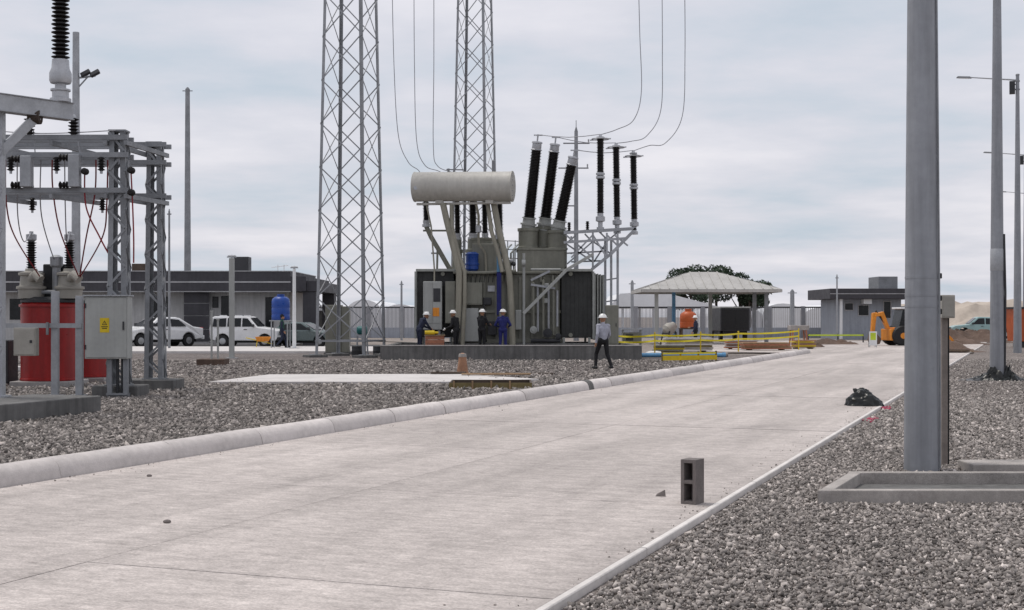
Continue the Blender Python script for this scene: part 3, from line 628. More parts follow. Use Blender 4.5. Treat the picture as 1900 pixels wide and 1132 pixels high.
# conservator
ca, cb = TL(768, 347, 1.0), TL(953, 346, 0.2); L_ = (cb - ca).length; d = (cb - ca) / L_
q = MB(); q.lathe(ca, cb, [(0, 0.5), (0.002, 0.6), (0.006, 0.645), (0.012, 0.655), (0.02, 0.635), (0.975, 0.635), (0.98, 0.66), (0.992, 0.66), (0.996, 0.6), (1, 0.3)], 40); cons = q.build('conservator', 'pale', T, True)
q = MB()
for t in (0.26, 0.76):
    c = ca + d * L_ * t; q.box(c + Vector((0, 0, -0.66)), (0.34, 0.5, 0.16))
q.box(ca + d * L_ * 0.5 + Vector((0, 0, -0.715)), (L_ * 0.94, 0.16, 0.1), math.atan2(d.y, d.x)); q.build('saddle', 'pale', cons, False, 0.01)
q = MB(); q.tube([ca + d * L_ * 0.35 + Vector((0, 0, 0.6)), ca + d * L_ * 0.35 + Vector((0, 0, 0.78))], 0.05, 8); q.bar(ca + d * L_ * 0.33 + Vector((0, 0, 0.74)), ca + d * L_ * 0.5 + Vector((0, 0, 0.72)), 0.05); q.lathe(ca + d * L_ * 0.8 + Vector((0, 0, 0.6)), ca + d * L_ * 0.8 + Vector((0, 0, 1.15)), [(0, 0.07), (0.9, 0.07), (1, 0.02)], 10); q.build('vent_fitting', 'galv_dark', cons)
for t in (0.2, 0.5, 0.8):
    q = MB(); q.lathe(ca + d * (L_ * t - 0.012), ca + d * (L_ * t + 0.012), [(0, 0.633), (0.3, 0.642), (0.7, 0.642), (1, 0.633)], 40); q.build('weld_seam', 'pale', cons, True)
q = MB()
for k in range(16):
    a_ = 2 * math.pi * k / 16; q.sphere(cb - d * 0.05 + Vector((0, 0.6 * math.cos(a_), 0.6 * math.sin(a_))), 0.022, 6, 4)
q.build('end_bolts', 'galv_dark', cons)
q = MB(); q.tube([ca + d * L_ * 0.62 + Vector((0, 0, -0.6)), TL(888, 400, 0.7), TL(888, 452, 0.9), TL(900, 470, 1.1), TL(902, 508, 1.1)], 0.055, 8); q.build('oil_pipe', 'column', T, True)
q = MB(); q.tube([ca + d * L_ * 0.12 + Vector((0, 0, -0.6)), TL(800, 420, 1.0), TL(806, 500, 0.8), TL(806, 522, 0.6)], 0.035, 8); q.build('breather_pipe', 'column', T, True)
q = MB(); q.lathe(TL(888, 432, 0.8), TL(888, 418, 0.8), [(0, 0.07), (0.1, 0.12), (0.9, 0.12), (1, 0.07)], 12); q.build('gas_relay', 'alu', T, True)
for k in range(7):
    q = MB(); u = 866 + 8 * k; q.tube([TL(u, 524, 0.34), TL(u + 1, 515, 0.3), TL(u + 3, 508, 0.55)], 0.018, 6); q.build('control_cable', 'black', T, True)
q = MB(); q.lathe(ca + Vector((0.12, -0.67, -0.1)), ca + Vector((0.12, -0.6, -0.1)), [(0, 0.09), (1, 0.09)], 12); q.build('oil_gauge', 'alu', cons)
# support columns of the conservator (pairs of bent pale pipes)
for (pts, rad) in (([(822, 378), (829, 410), (843, 465), (852, 505), (851, 570), (846, 640)], 0.135), ([(838, 380), (838, 420), (850, 470), (862, 505), (862, 560), (858, 640)], 0.09),
                   ([(916, 376), (924, 420), (936, 470), (945, 510), (949, 570), (951, 640)], 0.135), ([(905, 378), (912, 430), (925, 470), (932, 505)], 0.09)):
    q = MB(); q.tube([TL(u, v, 0.15 if v > 480 else 0.25 + (480 - v) / 300) for u, v in pts], rad, 12); q.build('support_column', 'column', T, True)
for (u0, v0, u1, v1, dy, rad, m) in ((930, 640, 930, 580, 0.1, 0.1, 'olive'), (972, 640, 972, 470, 0.3, 0.06, 'cabgrey'), (985, 500, 1040, 500, 0.3, 0.05, 'cabgrey'), (968, 488, 975, 488, 0.2, 0.14, 'cabgrey')):
    q = MB(); q.tube([TL(u0, v0, dy), TL(u1, v1, dy)], rad, 10); q.build('pipe', m, T, True)
# blue hoist gear hanging from the cover, blue motor
q = MB(); q.lathe(TL(876, 503, 0.9), TL(876, 468, 0.9), [(0, 0.2), (0.1, 0.28), (0.3, 0.28), (0.32, 0.31), (0.4, 0.31), (0.42, 0.27), (0.85, 0.27), (0.9, 0.3), (1, 0.18)], 16); q.build('oil_pump', 'blue', T, True)
q = MB(); q.bar(TL(926, 505, 0.4), TL(926, 468, 0.4), 0.19, 0.12); q.build('hoist_block', 'bluelight', T, False, 0.02)
q = MB(); q.bar(TL(926, 585, 0.25), TL(926, 505, 0.25), 0.2, 0.08); q.build('hose_wrap', 'clothblue', T, False, 0.02)
# valve and pipe clutter at the lower right of the tank
for k, (u, v0, v1) in enumerate(((990, 525, 620), (998, 530, 615), (1008, 520, 625), (1018, 535, 610), (1027, 530, 622), (1034, 540, 606))):
    q = MB(); q.tube([TL(u, v1, 0.35 + 0.05 * (k % 2)), TL(u, v0, 0.35 + 0.05 * (k % 2)), TL(u, v0, 0.85)], 0.05, 8); q.build('pipe', 'galv' if k % 2 else 'olive', T, True)
for k, (u, v, rad) in enumerate(((990, 612, 0.16), (1016, 618, 0.2), (1036, 624, 0.13))):
    q = MB(); c = TL(u, v, 0.2); q.lathe(c + Vector((0, 0.25, 0)), c + Vector((0, -0.1, 0)), [(0, rad * 0.7), (0.6, rad * 0.7), (0.62, rad), (0.8, rad), (0.82, rad * 0.5), (1, rad * 0.5)], 14); q.build('valve', 'dark' if k else 'cabgrey', T, True)
q = MB(); q.tube([TL(985, 632, 0.3), TL(1040, 632, 0.3)], 0.09, 10); q.build('oil_pipe', 'dark', T, True)
# fans on the front of the right radiator, small boxes
for k, v in enumerate((520, 548)):
    q = MB(); c = TL(1012, v + 10, 0.5); q.box(c, (0.3, 0.25, 0.2)); q.build('junction_box', 'cabgrey', T, False, 0.02)
for k, u in enumerate((935, 941, 948, 953)):
    q = MB(); q.tube([TL(u, 508, 1.0), TL(u, 470 - 8 * (k % 2), 1.0), TL(u + 8, 462 - 8 * (k % 2), 1.4)], 0.04, 8); q.build('pipe', 'cabgrey' if k % 2 else 'olive', T, True)
    q = MB(); c = TL(u, 484 + 6 * (k % 2), 0.95); q.lathe(c - Vector((0.1, 0, 0)), c + Vector((0.1, 0, 0)), [(0, 0.05), (0.3, 0.09), (0.7, 0.09), (1, 0.05)], 10); q.build('valve', 'dark' if k % 2 else 'alu', T, True)
q = MB(); q.tube([TL(862, 506, 0.5), TL(905, 506, 0.5), TL(958, 503, 0.5)], 0.07, 10); q.build('oil_pipe', 'olive', T, True)
q = MB(); q.tube([TL(846, 530, 0.3), TL(848, 552, 0.2), TL(853, 575, 0.25), TL(851, 600, 0.3)], 0.05, 8); q.build('hose', 'black', T, True)
q = MB(); q.tube([TL(898, 566, 0.3), TL(900, 590, 0.2), TL(896, 612, 0.3), TL(902, 634, 0.5)], 0.045, 8); q.build('hose', 'black', T, True)
tbox('gauge_panel', 896, 552, 912, 566, 0.5, 0.69, 'dark'); tbox('name_plate', 905, 530, 918, 541, 0.68, 0.695, 'alu', None, 0.0)
tbox('pump_box', 956, 575, 968, 612, 0.35, 0.68, 'cabgrey'); tbox('lower_box', 905, 596, 922, 622, 0.4, 0.68, 'dark')
for u in (930, 938, 1002, 1024): tbox('lifting_lug', u, 511, u + 4, 523, 0.55, 0.8, 'olive', None, 0.0)
for u0, u1 in ((928, 956), ):
    q = MB()
    for u in (u0, (u0 + u1) / 2, u1): q.tube([TL(u, 506, 1.3), TL(u, 446, 1.3)], 0.022, 6)
    for v in (446, 462, 478): q.tube([TL(u0, v, 1.3), TL(u1 + 6, v + 2, 1.3)], 0.022, 6)
    q.build('guard_rail', 'galv', T)
for (u0, v0, u1, v1) in ((812, 500, 846, 500), (800, 470, 812, 470)):
    q = MB(); q.bar(TL(u0, v0, 2.6), TL(u1, v1, 2.6), 0.07); q.build('bus_support', 'galv_dark', T)
# galvanised outrigger carrying the arresters
q0 = bpy.data.objects.new('arrester_frame', None); COL.objects.link(q0); q0.parent = T
def gbar(a, b, w=0.11, m='galv'):
    q = MB(); q.bar(a, b, w); return q.build('member', m, q0)
for dy in (0.6, 3.2):
    gbar(TL(1046, 432, dy), TL(1180, 424, dy), 0.13); gbar(TL(1046, 450, dy), TL(1165, 442, dy), 0.1)
    gbar(TL(1180, 424, dy), TL(1135, 470, dy), 0.13); gbar(TL(1135, 470, dy), TL(1098, 500, dy), 0.13)
    for u, vv in ((1070, 500), (1100, 500), (1126, 478), (1146, 462)):
        gbar(TL(u, 432, dy), TL(u, vv, dy), 0.08)
    for u0, u1 in ((1050, 1100), (1100, 1060), (1100, 1126), (1126, 1146), (1140, 1165)):
        gbar(TL(u0, 436, dy), TL(u1, 478 if u1 < 1130 else 456, dy), 0.07)
for dy in (0.62, 3.18):
    for u0, v0, u1, v1 in ((1050, 452, 1100, 486), (1100, 448, 1052, 490), (1100, 448, 1132, 470), (1128, 446, 1102, 486), (1052, 470, 1126, 466), (1060, 486, 1115, 484), (1072, 434, 1050, 452), (1085, 434, 1100, 450), (1112, 430, 1128, 446), (1150, 428, 1128, 446)):
        gbar(TL(u0, v0, dy), TL(u1, v1, dy), 0.065, 'galv_dark')
for u, v in ((1056, 432), (1090, 430)):
    q = MB(); b_ = TL(u, v, 0.9); q.lathe(b_, b_ + Vector((0, 0, 0.45)), shed_profile(0.45, 0.05, 0.09, 0.07), 12); q.build('support_insulator', 'porcelain', q0, True)
for v in (440, 470, 496): gbar(TL(1100, v, 0.6), TL(1100, v, 3.2), 0.08); gbar(TL(1060, v, 0.6), TL(1060, v, 3.2), 0.08)
gbar(TL(971, 582, -0.1), TL(1052, 500, 0.1), 0.12, 'cabgrey'); gbar(TL(1052, 500, 0.1), TL(1100, 472, 0.4), 0.12, 'cabgrey')
gbar(TL(985, 520, 0.3), TL(1020, 503, 0.3), 0.09); gbar(TL(985, 528, 0.3), TL(1030, 535, 0.3), 0.09)
for u in (1050, 1085, 1115, 1145, 1175): gbar(TL(u, 430, 0.6), TL(u, 428, 3.2), 0.09)
for u in (1123, 1134, 1146): gbar(TL(u, 588, 2.0), TL(u, 440, 2.0), 0.1, 'galv')
gbar(TL(1123, 520, 2.0), TL(1146, 516, 2.0), 0.06); gbar(TL(1123, 560, 2.0), TL(1146, 557, 2.0), 0.06)
for k, (u, v0, v1, dy) in enumerate(((1114, 412, 250, 0.7), (1143, 418, 266, 1.8), (1175, 421, 280, 2.9))):
    rt = bpy.data.objects.new('surge_arrester', None); COL.objects.link(rt); rt.parent = T
    b0, t0 = TL(u + (2 if k else 0), v0, dy), TL(u, v1, dy); ax = t0 - b0
    q = MB(); q.lathe(b0 - ax * 0.10, b0 + ax * 0.1, [(0, 0.16), (0.2, 0.16), (0.21, 0.1), (0.5, 0.1), (0.55, 0.2), (0.8, 0.2), (0.85, 0.13), (1, 0.13)], 14); q.build('base_flange', 'alu', rt, True)
    for a_, b_ in ((0.1, 0.49), (0.57, 0.95)):
        q = MB(); q.lathe(b0 + ax * a_, b0 + ax * b_, shed_profile((ax * (b_ - a_)).length, 0.12, 0.165, 0.055), 16); q.build('insulator', 'porcelain', rt, True)
    q = MB(); q.lathe(b0 + ax * 0.49, b0 + ax * 0.57, [(0, 0.13), (0.1, 0.19), (0.4, 0.19), (0.5, 0.12), (0.6, 0.19), (0.9, 0.19), (1, 0.13)], 14); q.build('mid_flange', 'alu', rt, True)
    q = MB(); q.lathe(b0 + ax * 0.95, t0, [(0, 0.13), (0.2, 0.17), (0.5, 0.17), (0.6, 0.08), (1, 0.06)], 14); q.build('top_cap', 'alu', rt, True)
    c = b0 + ax * (0.95 if k < 2 else 0.93); rad = 0.36
    q = MB(); ring = [c + Vector((rad * math.cos(t), rad * math.sin(t), 0)) for t in np.linspace(0, 2 * math.pi, 25)]; q.tube(ring, 0.025, 6, False)
    for t in range(3): q.bar(c + Vector((rad * math.cos(2.1 * t), rad * math.sin(2.1 * t), 0)), c + Vector((0, 0, 0.12)), 0.025)
    q.build('grading_ring', 'alu', rt, True)
    q = MB(); q.bar(c + Vector((-0.45, 0, -0.05)), c + Vector((0.45, 0, 0.02)), 0.05); q.build('terminal_bar', 'alu', rt)
    a_ = hvt[k]; z_ = t0 + Vector((0, 0, 0.02))
    q = MB(); m_ = (a_ + z_) / 2 - Vector((0, 0, 0.12)); q.tube([a_, (a_ + m_) / 2 - Vector((0, 0, 0.02)), m_, (z_ + m_) / 2 - Vector((0, 0, 0.02)), z_], 0.018, 6); q.build('jumper_wire', 'greywire', rt, True)
arrtop = [T.location + TL(1114, 250, 0.7), T.location + TL(1143, 266, 1.8), T.location + TL(1175, 280, 2.9)]
# wires coming down to the transformer
def bez(pts, n=10):
    pts = [Vector(p) for p in pts]; o_ = []; k = len(pts)
    for i in range(k - 1):
        p0, p1_, p2_, p3_ = pts[max(i - 1, 0)], pts[i], pts[i + 1], pts[min(i + 2, k - 1)]
        for j in range(n):
            t = j / n; o_.append(0.5 * ((2 * p1_) + (p2_ - p0) * t + (2 * p0 - 5 * p1_ + 4 * p2_ - p3_) * t * t + (3 * p1_ - p0 - 3 * p2_ + p3_) * t ** 3))
    return o_ + [pts[-1]]
def wire(name, label, pts, rad=0.022, m='greywire', cat='wire', group=None):
    mb = MB(); mb.tube(bez(pts), rad, 6); return one(mb, name, m, label, cat, smooth=True, group=group)
for k, (pp, lb) in enumerate(((((1184, -60), (1187, 60), (1190, 170), (1176, 222), (1145, 240)), 'left of the three wires dropping to the surge arresters'), (((1228, -60), (1229, 100), (1226, 205), (1200, 252), (1172, 262)), 'middle of the three wires dropping to the surge arresters'), (((1270, -60), (1271, 100), (1266, 215), (1235, 265), (1205, 270)), 'right of the three wires dropping to the surge arresters'))):
    Y = arrtop[k].y; wire('drop_wire', lb, [P(u, v, Y + (0.6 if k < 2 else 0.2) * (4 - i) / 4) for i, (u, v) in enumerate(pp)] + [arrtop[k] + Vector((0, 0, 0.0))], 0.018, group='wires to the arresters')
lv = [(790, 2.6), (848, 2.6), (877, 1.9)]
for k, (pp, lb) in enumerate(((((727, -60), (731, 120), (739, 250), (757, 300), (778, 318), (786, 345)), 'left of the three wires left of the far tower'), (((768, -60), (769, 120), (773, 260), (788, 306), (815, 318), (846, 335)), 'middle of the three wires left of the far tower'), (((805, -60), (805, 120), (804, 270), (812, 308), (845, 322), (874, 340)), 'right of the three wires left of the far tower'))):
    u, dy = lv[k]; e = T.location + TL(u, 371, dy) + Vector((0, 0, 0.1))
    wire('drop_wire', lb, [P(a_, b_, TY + dy + 0.1) for a_, b_ in pp] + [e], 0.017, group='wires to the low voltage side')
# cabinet standing right of the transformer
a = P(1118, 640, 58); b = P(1142, 570, 58)
r = thing('control_cabinet', 'olive grey upright cabinet at the right end of the transformer', 'cabinet', ((a.x + b.x) / 2, 56.4, 0.28))
mb = MB(); mb.bb((-0.27, -0.2, 0.3), (0.27, 0.2, 1.95)); mb.build('body', 'olive', r, False, 0.02)
mb = MB(); mb.bb((-0.23, -0.215, 0.36), (0.23, -0.2, 1.88)); dd = mb.build('door', 'olive', r, False, 0.004)
mb = MB(); mb.bb((0.15, -0.235, 1.05), (0.18, -0.215, 1.2)); mb.build('handle', 'dark', dd)
mb = MB(); mb.bb((-0.25, -0.18, 0), (-0.17, 0.18, 0.3)); mb.bb((0.17, -0.18, 0), (0.25, 0.18, 0.3)); mb.build('stand', 'galv_dark', r)

# ================================================================== PEOPLE
def person(name, label, loc, rz, J, mats, helmet=True, hscale=1.0):
    """J: joint dictionary; body facing +Y, X to its right"""
    seg = []; V = Vector
    def sgm(a, b, ra, rb, m): seg.append((V(a), V(b), ra, rb, m))
    hip, knL, knR, anL, anR = J['hip'], J['kneeL'], J['kneeR'], J['ankL'], J['ankR']
    ch, nk, hd = V(J['chest']), V(J['neck']), V(J['head'])
    hip = V(hip)
    for s_, kn, an in ((-1, knL, anL), (1, knR, anR)):
        h = hip + V((0.09 * s_, 0, 0)); sgm(h, kn, 0.095, 0.065, 'leg'); sgm(kn, an, 0.066, 0.052, 'leg')
        an = V(an); f = V((0.02 * s_, J.get('toe', 0.17), -0.045)); sgm(an + V((0, -0.05, -0.04)), an + f, 0.05, 0.042, 'shoe'); sgm(an, an + V((0, 0, -0.04)), 0.055, 0.05, 'shoe')
    sgm(hip + V((-0.06, 0, 0)), hip + V((0.06, 0, 0)), 0.125, 0.125, 'leg')
    mid = hip.lerp(ch, 0.5); sgm(hip + V((0, 0, 0.08)), mid, 0.13, 0.135, 'top')
    for q in (-0.06, 0.06): sgm(mid + V((q * 0.7, 0, 0)), ch + V((q * 1.3, 0, 0)), 0.12, 0.125, 'top')
    shL, shR = ch + V((-0.17, 0, 0.1)), ch + V((0.17, 0, 0.1)); sgm(shL, shR, 0.075, 0.075, 'top'); sgm(ch + V((0, 0, 0.1)), nk, 0.075, 0.058, 'top')
    sgm(nk, hd + V((0, -0.01, -0.04)), 0.055, 0.06, 'skin')
    fw = V(J.get('face', (0, 1, 0))).normalized()
    sgm(hd + V((0, 0, 0.03)) - fw * 0.02, hd + V((0, 0, -0.01)), 0.098, 0.092, 'skin'); sgm(hd + V((0, 0, -0.04)) + fw * 0.02, hd + V((0, 0, -0.09)) + fw * 0.055, 0.07, 0.042, 'skin')
    sgm(hd + fw * 0.085 + V((0, 0, 0.0)), hd + fw * 0.112 + V((0, 0, -0.035)), 0.012, 0.016, 'skin')
    sd_ = fw.cross(V((0, 0, 1)))
    for s_ in (-1, 1): sgm(hd + sd_ * 0.092 * s_ + V((0, 0, 0.01)), hd + sd_ * 0.098 * s_ + V((0, 0, -0.03)), 0.018, 0.014, 'skin')
    for s_, sh, el_, wr in ((-1, shL, J['elL'], J['wrL']), (1, shR, J['elR'], J['wrR'])):
        el_, wr = V(el_), V(wr); sgm(sh, el_, 0.066, 0.05, 'sleeve'); sgm(el_, wr, 0.05, 0.036, 'sleeve')
        d = (wr - el_).normalized(); side = d.cross(V((1, 0, 0)) if abs(d.x) < 0.8 else V((0, 0, 1))).normalized()
        pal = wr + d * 0.09; sgm(wr, pal, 0.03, 0.036, 'hand')
        for k, (o_, l_) in enumerate(((-0.03, 0.065), (-0.01, 0.08), (0.01, 0.075), (0.03, 0.06))):
            b_ = pal + side * o_; m_ = b_ + d * l_ * 0.55; curl = side.cross(d) * 0.018 * s_
            sgm(b_, m_, 0.0105, 0.0095, 'hand'); sgm(m_, m_ + d * l_ * 0.45 + curl, 0.0095, 0.008, 'hand')
        tb0 = wr + d * 0.03 - side * 0.028; sgm(tb0, tb0 + d * 0.04 - side * 0.03, 0.012, 0.0105, 'hand'); sgm(tb0 + d * 0.04 - side * 0.03, tb0 + d * 0.075 - side * 0.034, 0.0105, 0.009, 'hand')
    mb = MB()
    for a_, b_, ra, rb, m in seg:
        k = 10; ax = b_ - a_; L_ = max(ax.length, 1e-4); prof = []
        for i in range(5): t = math.pi / 2 * i / 4; prof.append((-ra * math.cos(t) / L_, max(ra * math.sin(t), 0.0015)))
        for i in range(5): t = math.pi / 2 * i / 4; prof.append((1 + rb * math.sin(t) / L_, max(rb * math.cos(t), 0.0015)))
        mb.lathe(a_, a_ + (ax if ax.length > 1e-4 else V((0, 0, 1e-4))), prof, k)
    me = mb.mesh('tmp', 'skin'); tmp = bpy.data.objects.new('tmp', me); COL.objects.link(tmp)
    rm = tmp.modifiers.new('r', 'REMESH'); rm.mode = 'VOXEL'; rm.voxel_size = 0.011; sm_ = tmp.modifiers.new('s', 'SMOOTH'); sm_.iterations = 3; sm_.factor = 0.4
    dg = bpy.context.evaluated_depsgraph_get(); me2 = bpy.data.meshes.new_from_object(tmp.evaluated_get(dg)); bpy.data.objects.remove(tmp); bpy.data.meshes.remove(me)
    order = ['skin', 'leg', 'top', 'sleeve', 'shoe', 'hand']
    me2.materials.clear()
    for k in order: me2.materials.append(M[mats[k]])
    n = len(me2.polygons); cc = np.zeros(n * 3); me2.polygons.foreach_get('center', cc); cc = cc.reshape(-1, 3)
    best = np.full(n, 9e9); idx = np.zeros(n, np.int32)
    for a_, b_, ra, rb, m in seg:
        a1, ab_ = np.array(a_), np.array(b_ - a_); t = np.clip(((cc - a1) @ ab_) / max(ab_ @ ab_, 1e-9), 0, 1)
        dd_ = np.linalg.norm(cc - a1 - t[:, None] * ab_, axis=1) - (ra + (rb - ra) * t); k = dd_ < best
        best[k] = dd_[k]; idx[k] = order.index(m)
    me2.polygons.foreach_set('material_index', idx); me2.shade_smooth(); me2.name = 'body'
    r = thing(name, label, 'person', loc, rz); r.scale = (hscale,) * 3
    link('body', me2, r)
    if helmet:
        hb = MB(); c = hd + V((0, 0, 0.045)); hb.lathe(c, c + V((0, 0, 0.13)), [(0, 0.128), (0.25, 0.126), (0.5, 0.115), (0.75, 0.088), (0.93, 0.045), (1, 0.012)], 20)
        br = [c + V((0.165 * math.cos(t), 0.165 * math.sin(t), 0)) + fw * (0.03 * max(0, math.cos(t - math.atan2(fw.y, fw.x)))) for t in np.linspace(0, 2 * math.pi, 20, endpoint=False)]
        hb.prism([p - V((0, 0, 0.004)) for p in br], (0, 0, 0.012)); hb.bar(c - fw * 0.1 + V((0, 0, 0.1)), c + fw * 0.1 + V((0, 0, 0.1)), 0.03, 0.06)
        hb.build('hard_hat', 'helmet', r, True)
    else:
        hb = MB(); hb.sphere(hd + V((0, 0, 0.035)) - fw * 0.02, (0.108, 0.108, 0.105), 14, 8); hb.build('hair', 'clothblack', r, True)
    return r
BASE = dict(hip=(0, 0, 0.93), kneeL=(-0.1, 0.03, 0.5), kneeR=(0.1, 0.03, 0.5), ankL=(-0.11, 0, 0.09), ankR=(0.11, 0, 0.09), chest=(0, 0.0, 1.3), neck=(0, 0.01, 1.5), head=(0, 0.03, 1.62),
            elL=(-0.27, -0.03, 1.12), elR=(0.27, -0.03, 1.12), wrL=(-0.27, 0.1, 0.88), wrR=(0.27, 0.1, 0.88))
def pose(**k): q = dict(BASE); q.update(k); return q
def cm(top, leg, sleeve=None, hand='skin', shoe='black'): return dict(skin='skin', leg=leg, top=top, sleeve=sleeve or top, shoe=shoe, hand=hand)
wk = G(1119, 686)
person('person', 'person in pale grey shirt, black trousers and white helmet striding over the gravel', (wk.x, wk.y, 0), R(20),
       pose(kneeL=(-0.15, 0.20, 0.50), ankL=(-0.2, 0.14, 0.11), kneeR=(0.13, -0.03, 0.5), ankR=(0.19, -0.22, 0.12), elL=(-0.25, -0.12, 1.13), wrL=(-0.27, -0.06, 0.88), elR=(0.25, 0.05, 1.12), wrR=(0.22, 0.22, 0.95)), cm('clothgrey', 'clothblack'), True, 1.03)
FZ = 0.28
def at(u, Y, z=FZ): return (P(u, 600, Y).x, Y, z)
person('person', 'worker in dark navy overalls bending over the crate at the transformer left end', at(778, 55.6), R(-62),
       pose(chest=(0, 0.16, 1.27), neck=(0, 0.27, 1.44), head=(0, 0.33, 1.54), elL=(-0.2, 0.3, 1.1), wrL=(-0.12, 0.52, 1.0), elR=(0.2, 0.32, 1.12), wrR=(0.12, 0.5, 0.96)), cm('clothdark', 'clothdark'), True, 0.98)
person('person', 'worker in black reaching a gloved hand towards the crate, second from left', at(847, 55.6), R(58),
       pose(chest=(0, 0.08, 1.29), neck=(0, 0.14, 1.48), head=(0, 0.18, 1.59), elL=(-0.27, 0.1, 1.08), wrL=(-0.22, 0.38, 0.98), elR=(0.25, 0.06, 1.08), wrR=(0.24, 0.3, 0.92)), cm('clothblack', 'clothblack', None, 'white'), True, 0.99)
person('person', 'worker in black facing the transformer tank, third from left', at(894, 55.7), R(-35),
       pose(elL=(-0.25, 0.14, 1.12), wrL=(-0.15, 0.38, 1.16), elR=(0.25, 0.14, 1.12), wrR=(0.14, 0.38, 1.12)), cm('clothblack', 'clothblack'), True, 1.0)
person('person', 'worker in bright blue overalls with his back to the camera', at(933, 55.6), R(-6),
       pose(elL=(-0.32, 0.02, 1.12), wrL=(-0.2, 0.26, 1.05), elR=(0.32, 0.02, 1.12), wrR=(0.2, 0.26, 1.05), ankL=(-0.13, 0, 0.09), ankR=(0.13, 0.02, 0.09)), cm('clothblue', 'clothblue'), True, 1.0)
person('person', 'bareheaded person in dark clothes walking past the blue water tank', (P(523, 600, 70.5).x, 70.5, 0.12), R(-80),
       pose(kneeL=(-0.1, 0.2, 0.5), ankL=(-0.1, 0.24, 0.1), kneeR=(0.1, 0.02, 0.5), ankR=(0.1, -0.26, 0.14), elL=(-0.25, -0.1, 1.12), wrL=(-0.24, -0.02, 0.9)), cm('clothgreen', 'clothdark', 'clothdark'), False)
person('person', 'white helmeted person in dark clothes beside the orange red drum', (P(1291, 600, 76).x, 76, 0.03), R(70), pose(elR=(0.25, 0.1, 1.1), wrR=(0.2, 0.34, 1.1)), cm('clothdark', 'clothblack'), True)
# crate in front of the workers
r = thing('timber_crate', 'reddish timber crate among the workers on the bund floor', 'crate', at(807, 55.4))
for k in range(4):
    mb = MB(); mb.bb((-0.38, -0.28, 0.02 + 0.17 * k), (0.38, -0.25, 0.17 + 0.17 * k)); mb.build('board', 'crate', r)
    mb = MB(); mb.bb((-0.38, 0.25, 0.02 + 0.17 * k), (0.38, 0.28, 0.17 + 0.17 * k)); mb.build('board', 'crate', r)
    for x in (-0.37, 0.34):
        mb = MB(); mb.bb((x, -0.25, 0.02 + 0.17 * k), (x + 0.03, 0.25, 0.17 + 0.17 * k)); mb.build('board', 'crate', r)
mb = MB(); mb.bb((-0.42, -0.32, 0.69), (0.42, 0.32, 0.72)); mb.build('lid', 'wood', r)
q = at(800, 55.4); mb = MB(); mb.lathe((-0.26, 0, 0.09), (0.3, 0, 0.09), [(0, 0.085), (0.3, 0.09), (0.7, 0.09), (0.75, 0.05), (1, 0.04)], 12)
one(mb, 'tool_case', 'yellow', 'yellow tool lying on top of the reddish crate', 'tool', (q[0], q[1], FZ + 0.72), R(4), True)

# ================================================================== LEFT SWITCH BAY
# plinth along the road direction
a, b = G(0, 786), G(188, 766); dpl = (b - a).normalized(); npl = Vector((-dpl.y, dpl.x, 0))
mb = MB(); e = b; mb.prism([a - dpl * 5 + Vector((0, 0, -0.02)), e + Vector((0, 0, -0.02)), e + npl * 1.5 + Vector((0, 0, -0.02)), a - dpl * 5 + npl * 1.5 + Vector((0, 0, -0.02))], (0, 0, 0.33))
one(mb, 'equipment_plinth', 'concdark', 'long low concrete plinth at the left photo edge', 'plinth', bevel=0.02)
c = (a - dpl * 2.5 + e) / 2 + npl * 0.75; HOLES.append(((a.x - dpl.x * 5 + e.x) / 2 + npl.x * 0.75, (a.y - dpl.y * 5 + e.y) / 2 + npl.y * 0.75, ((e - a).length + 5) / 2, 0.76, math.atan2(dpl.y, dpl.x)))
# switch stand: column, top arm, brace, post insulator
cx, cy = -9.16, 24.05
r = thing('disconnect_switch', 'galvanised switch stand with one post insulator at the upper left', 'disconnect switch', (cx, cy, 0.31))
mb = MB()
for sx in (-0.09, 0.09):
    mb.angle((sx, -0.09, 0), (sx, -0.09, 5.1), 0.09, 0.012, (-sx, 0, 0), (0, 1, 0)); mb.angle((sx, 0.09, 0), (sx, 0.09, 5.1), 0.09, 0.012, (-sx, 0, 0), (0, -1, 0))
for k in range(14):
    z = 0.2 + 0.35 * k; s_ = 1 if k % 2 else -1
    mb.bar((-0.09 * s_, -0.095, z), (0.09 * s_, -0.095, z + 0.35), 0.012, 0.035)
mb.build('column', 'galv', r)
mb = MB(); mb.box((0, 0, 0.015), (0.34, 0.34, 0.03)); mb.build('base_plate', 'galv', r)
w0 = Vector((cx, cy, 0.31)); e0 = P(-40, 172, 23.6) - w0; e1 = P(131, 208, 25.0) - w0
z_ = e1.z; e0.z = z_
mb = MB(); mb.bar(e0, e1, 0.2, 0.30); arm = mb.build('top_arm', 'galv', r, False, 0.01)
mb = MB(); mb.bar(e0 + Vector((0, 0, 0.152)), e1 + Vector((0, 0, 0.152)), 0.26, 0.015); mb.bar(e0 - Vector((0, 0, 0.152)), e1 - Vector((0, 0, 0.152)), 0.26, 0.015); mb.build('flange', 'galv', arm)
mb = MB(); mb.bar(Vector((0.0, 0.02, 4.35)), e0.lerp(e1, 0.62) - Vector((0, 0, 0.16)), 0.16, 0.16); mb.build('brace', 'galv', r, False, 0.008)
mb = MB(); mb.lathe(e0.lerp(e1, 0.6) - Vector((0.1, 0, 0.18)), e0.lerp(e1, 0.6) - Vector((-0.1, 0, 0.18)), [(0, 0.13), (1, 0.13)], 12); mb.build('pivot', 'darkwood', r, True)
ib = e0.lerp(e1, 0.885) + Vector((0, 0, 0.16))
pi = bpy.data.objects.new('post_insulator', None); COL.objects.link(pi); pi.parent = r
zz = [0, 0.22, 0.26, 0.34, 0.38, 0.66, 0.72]
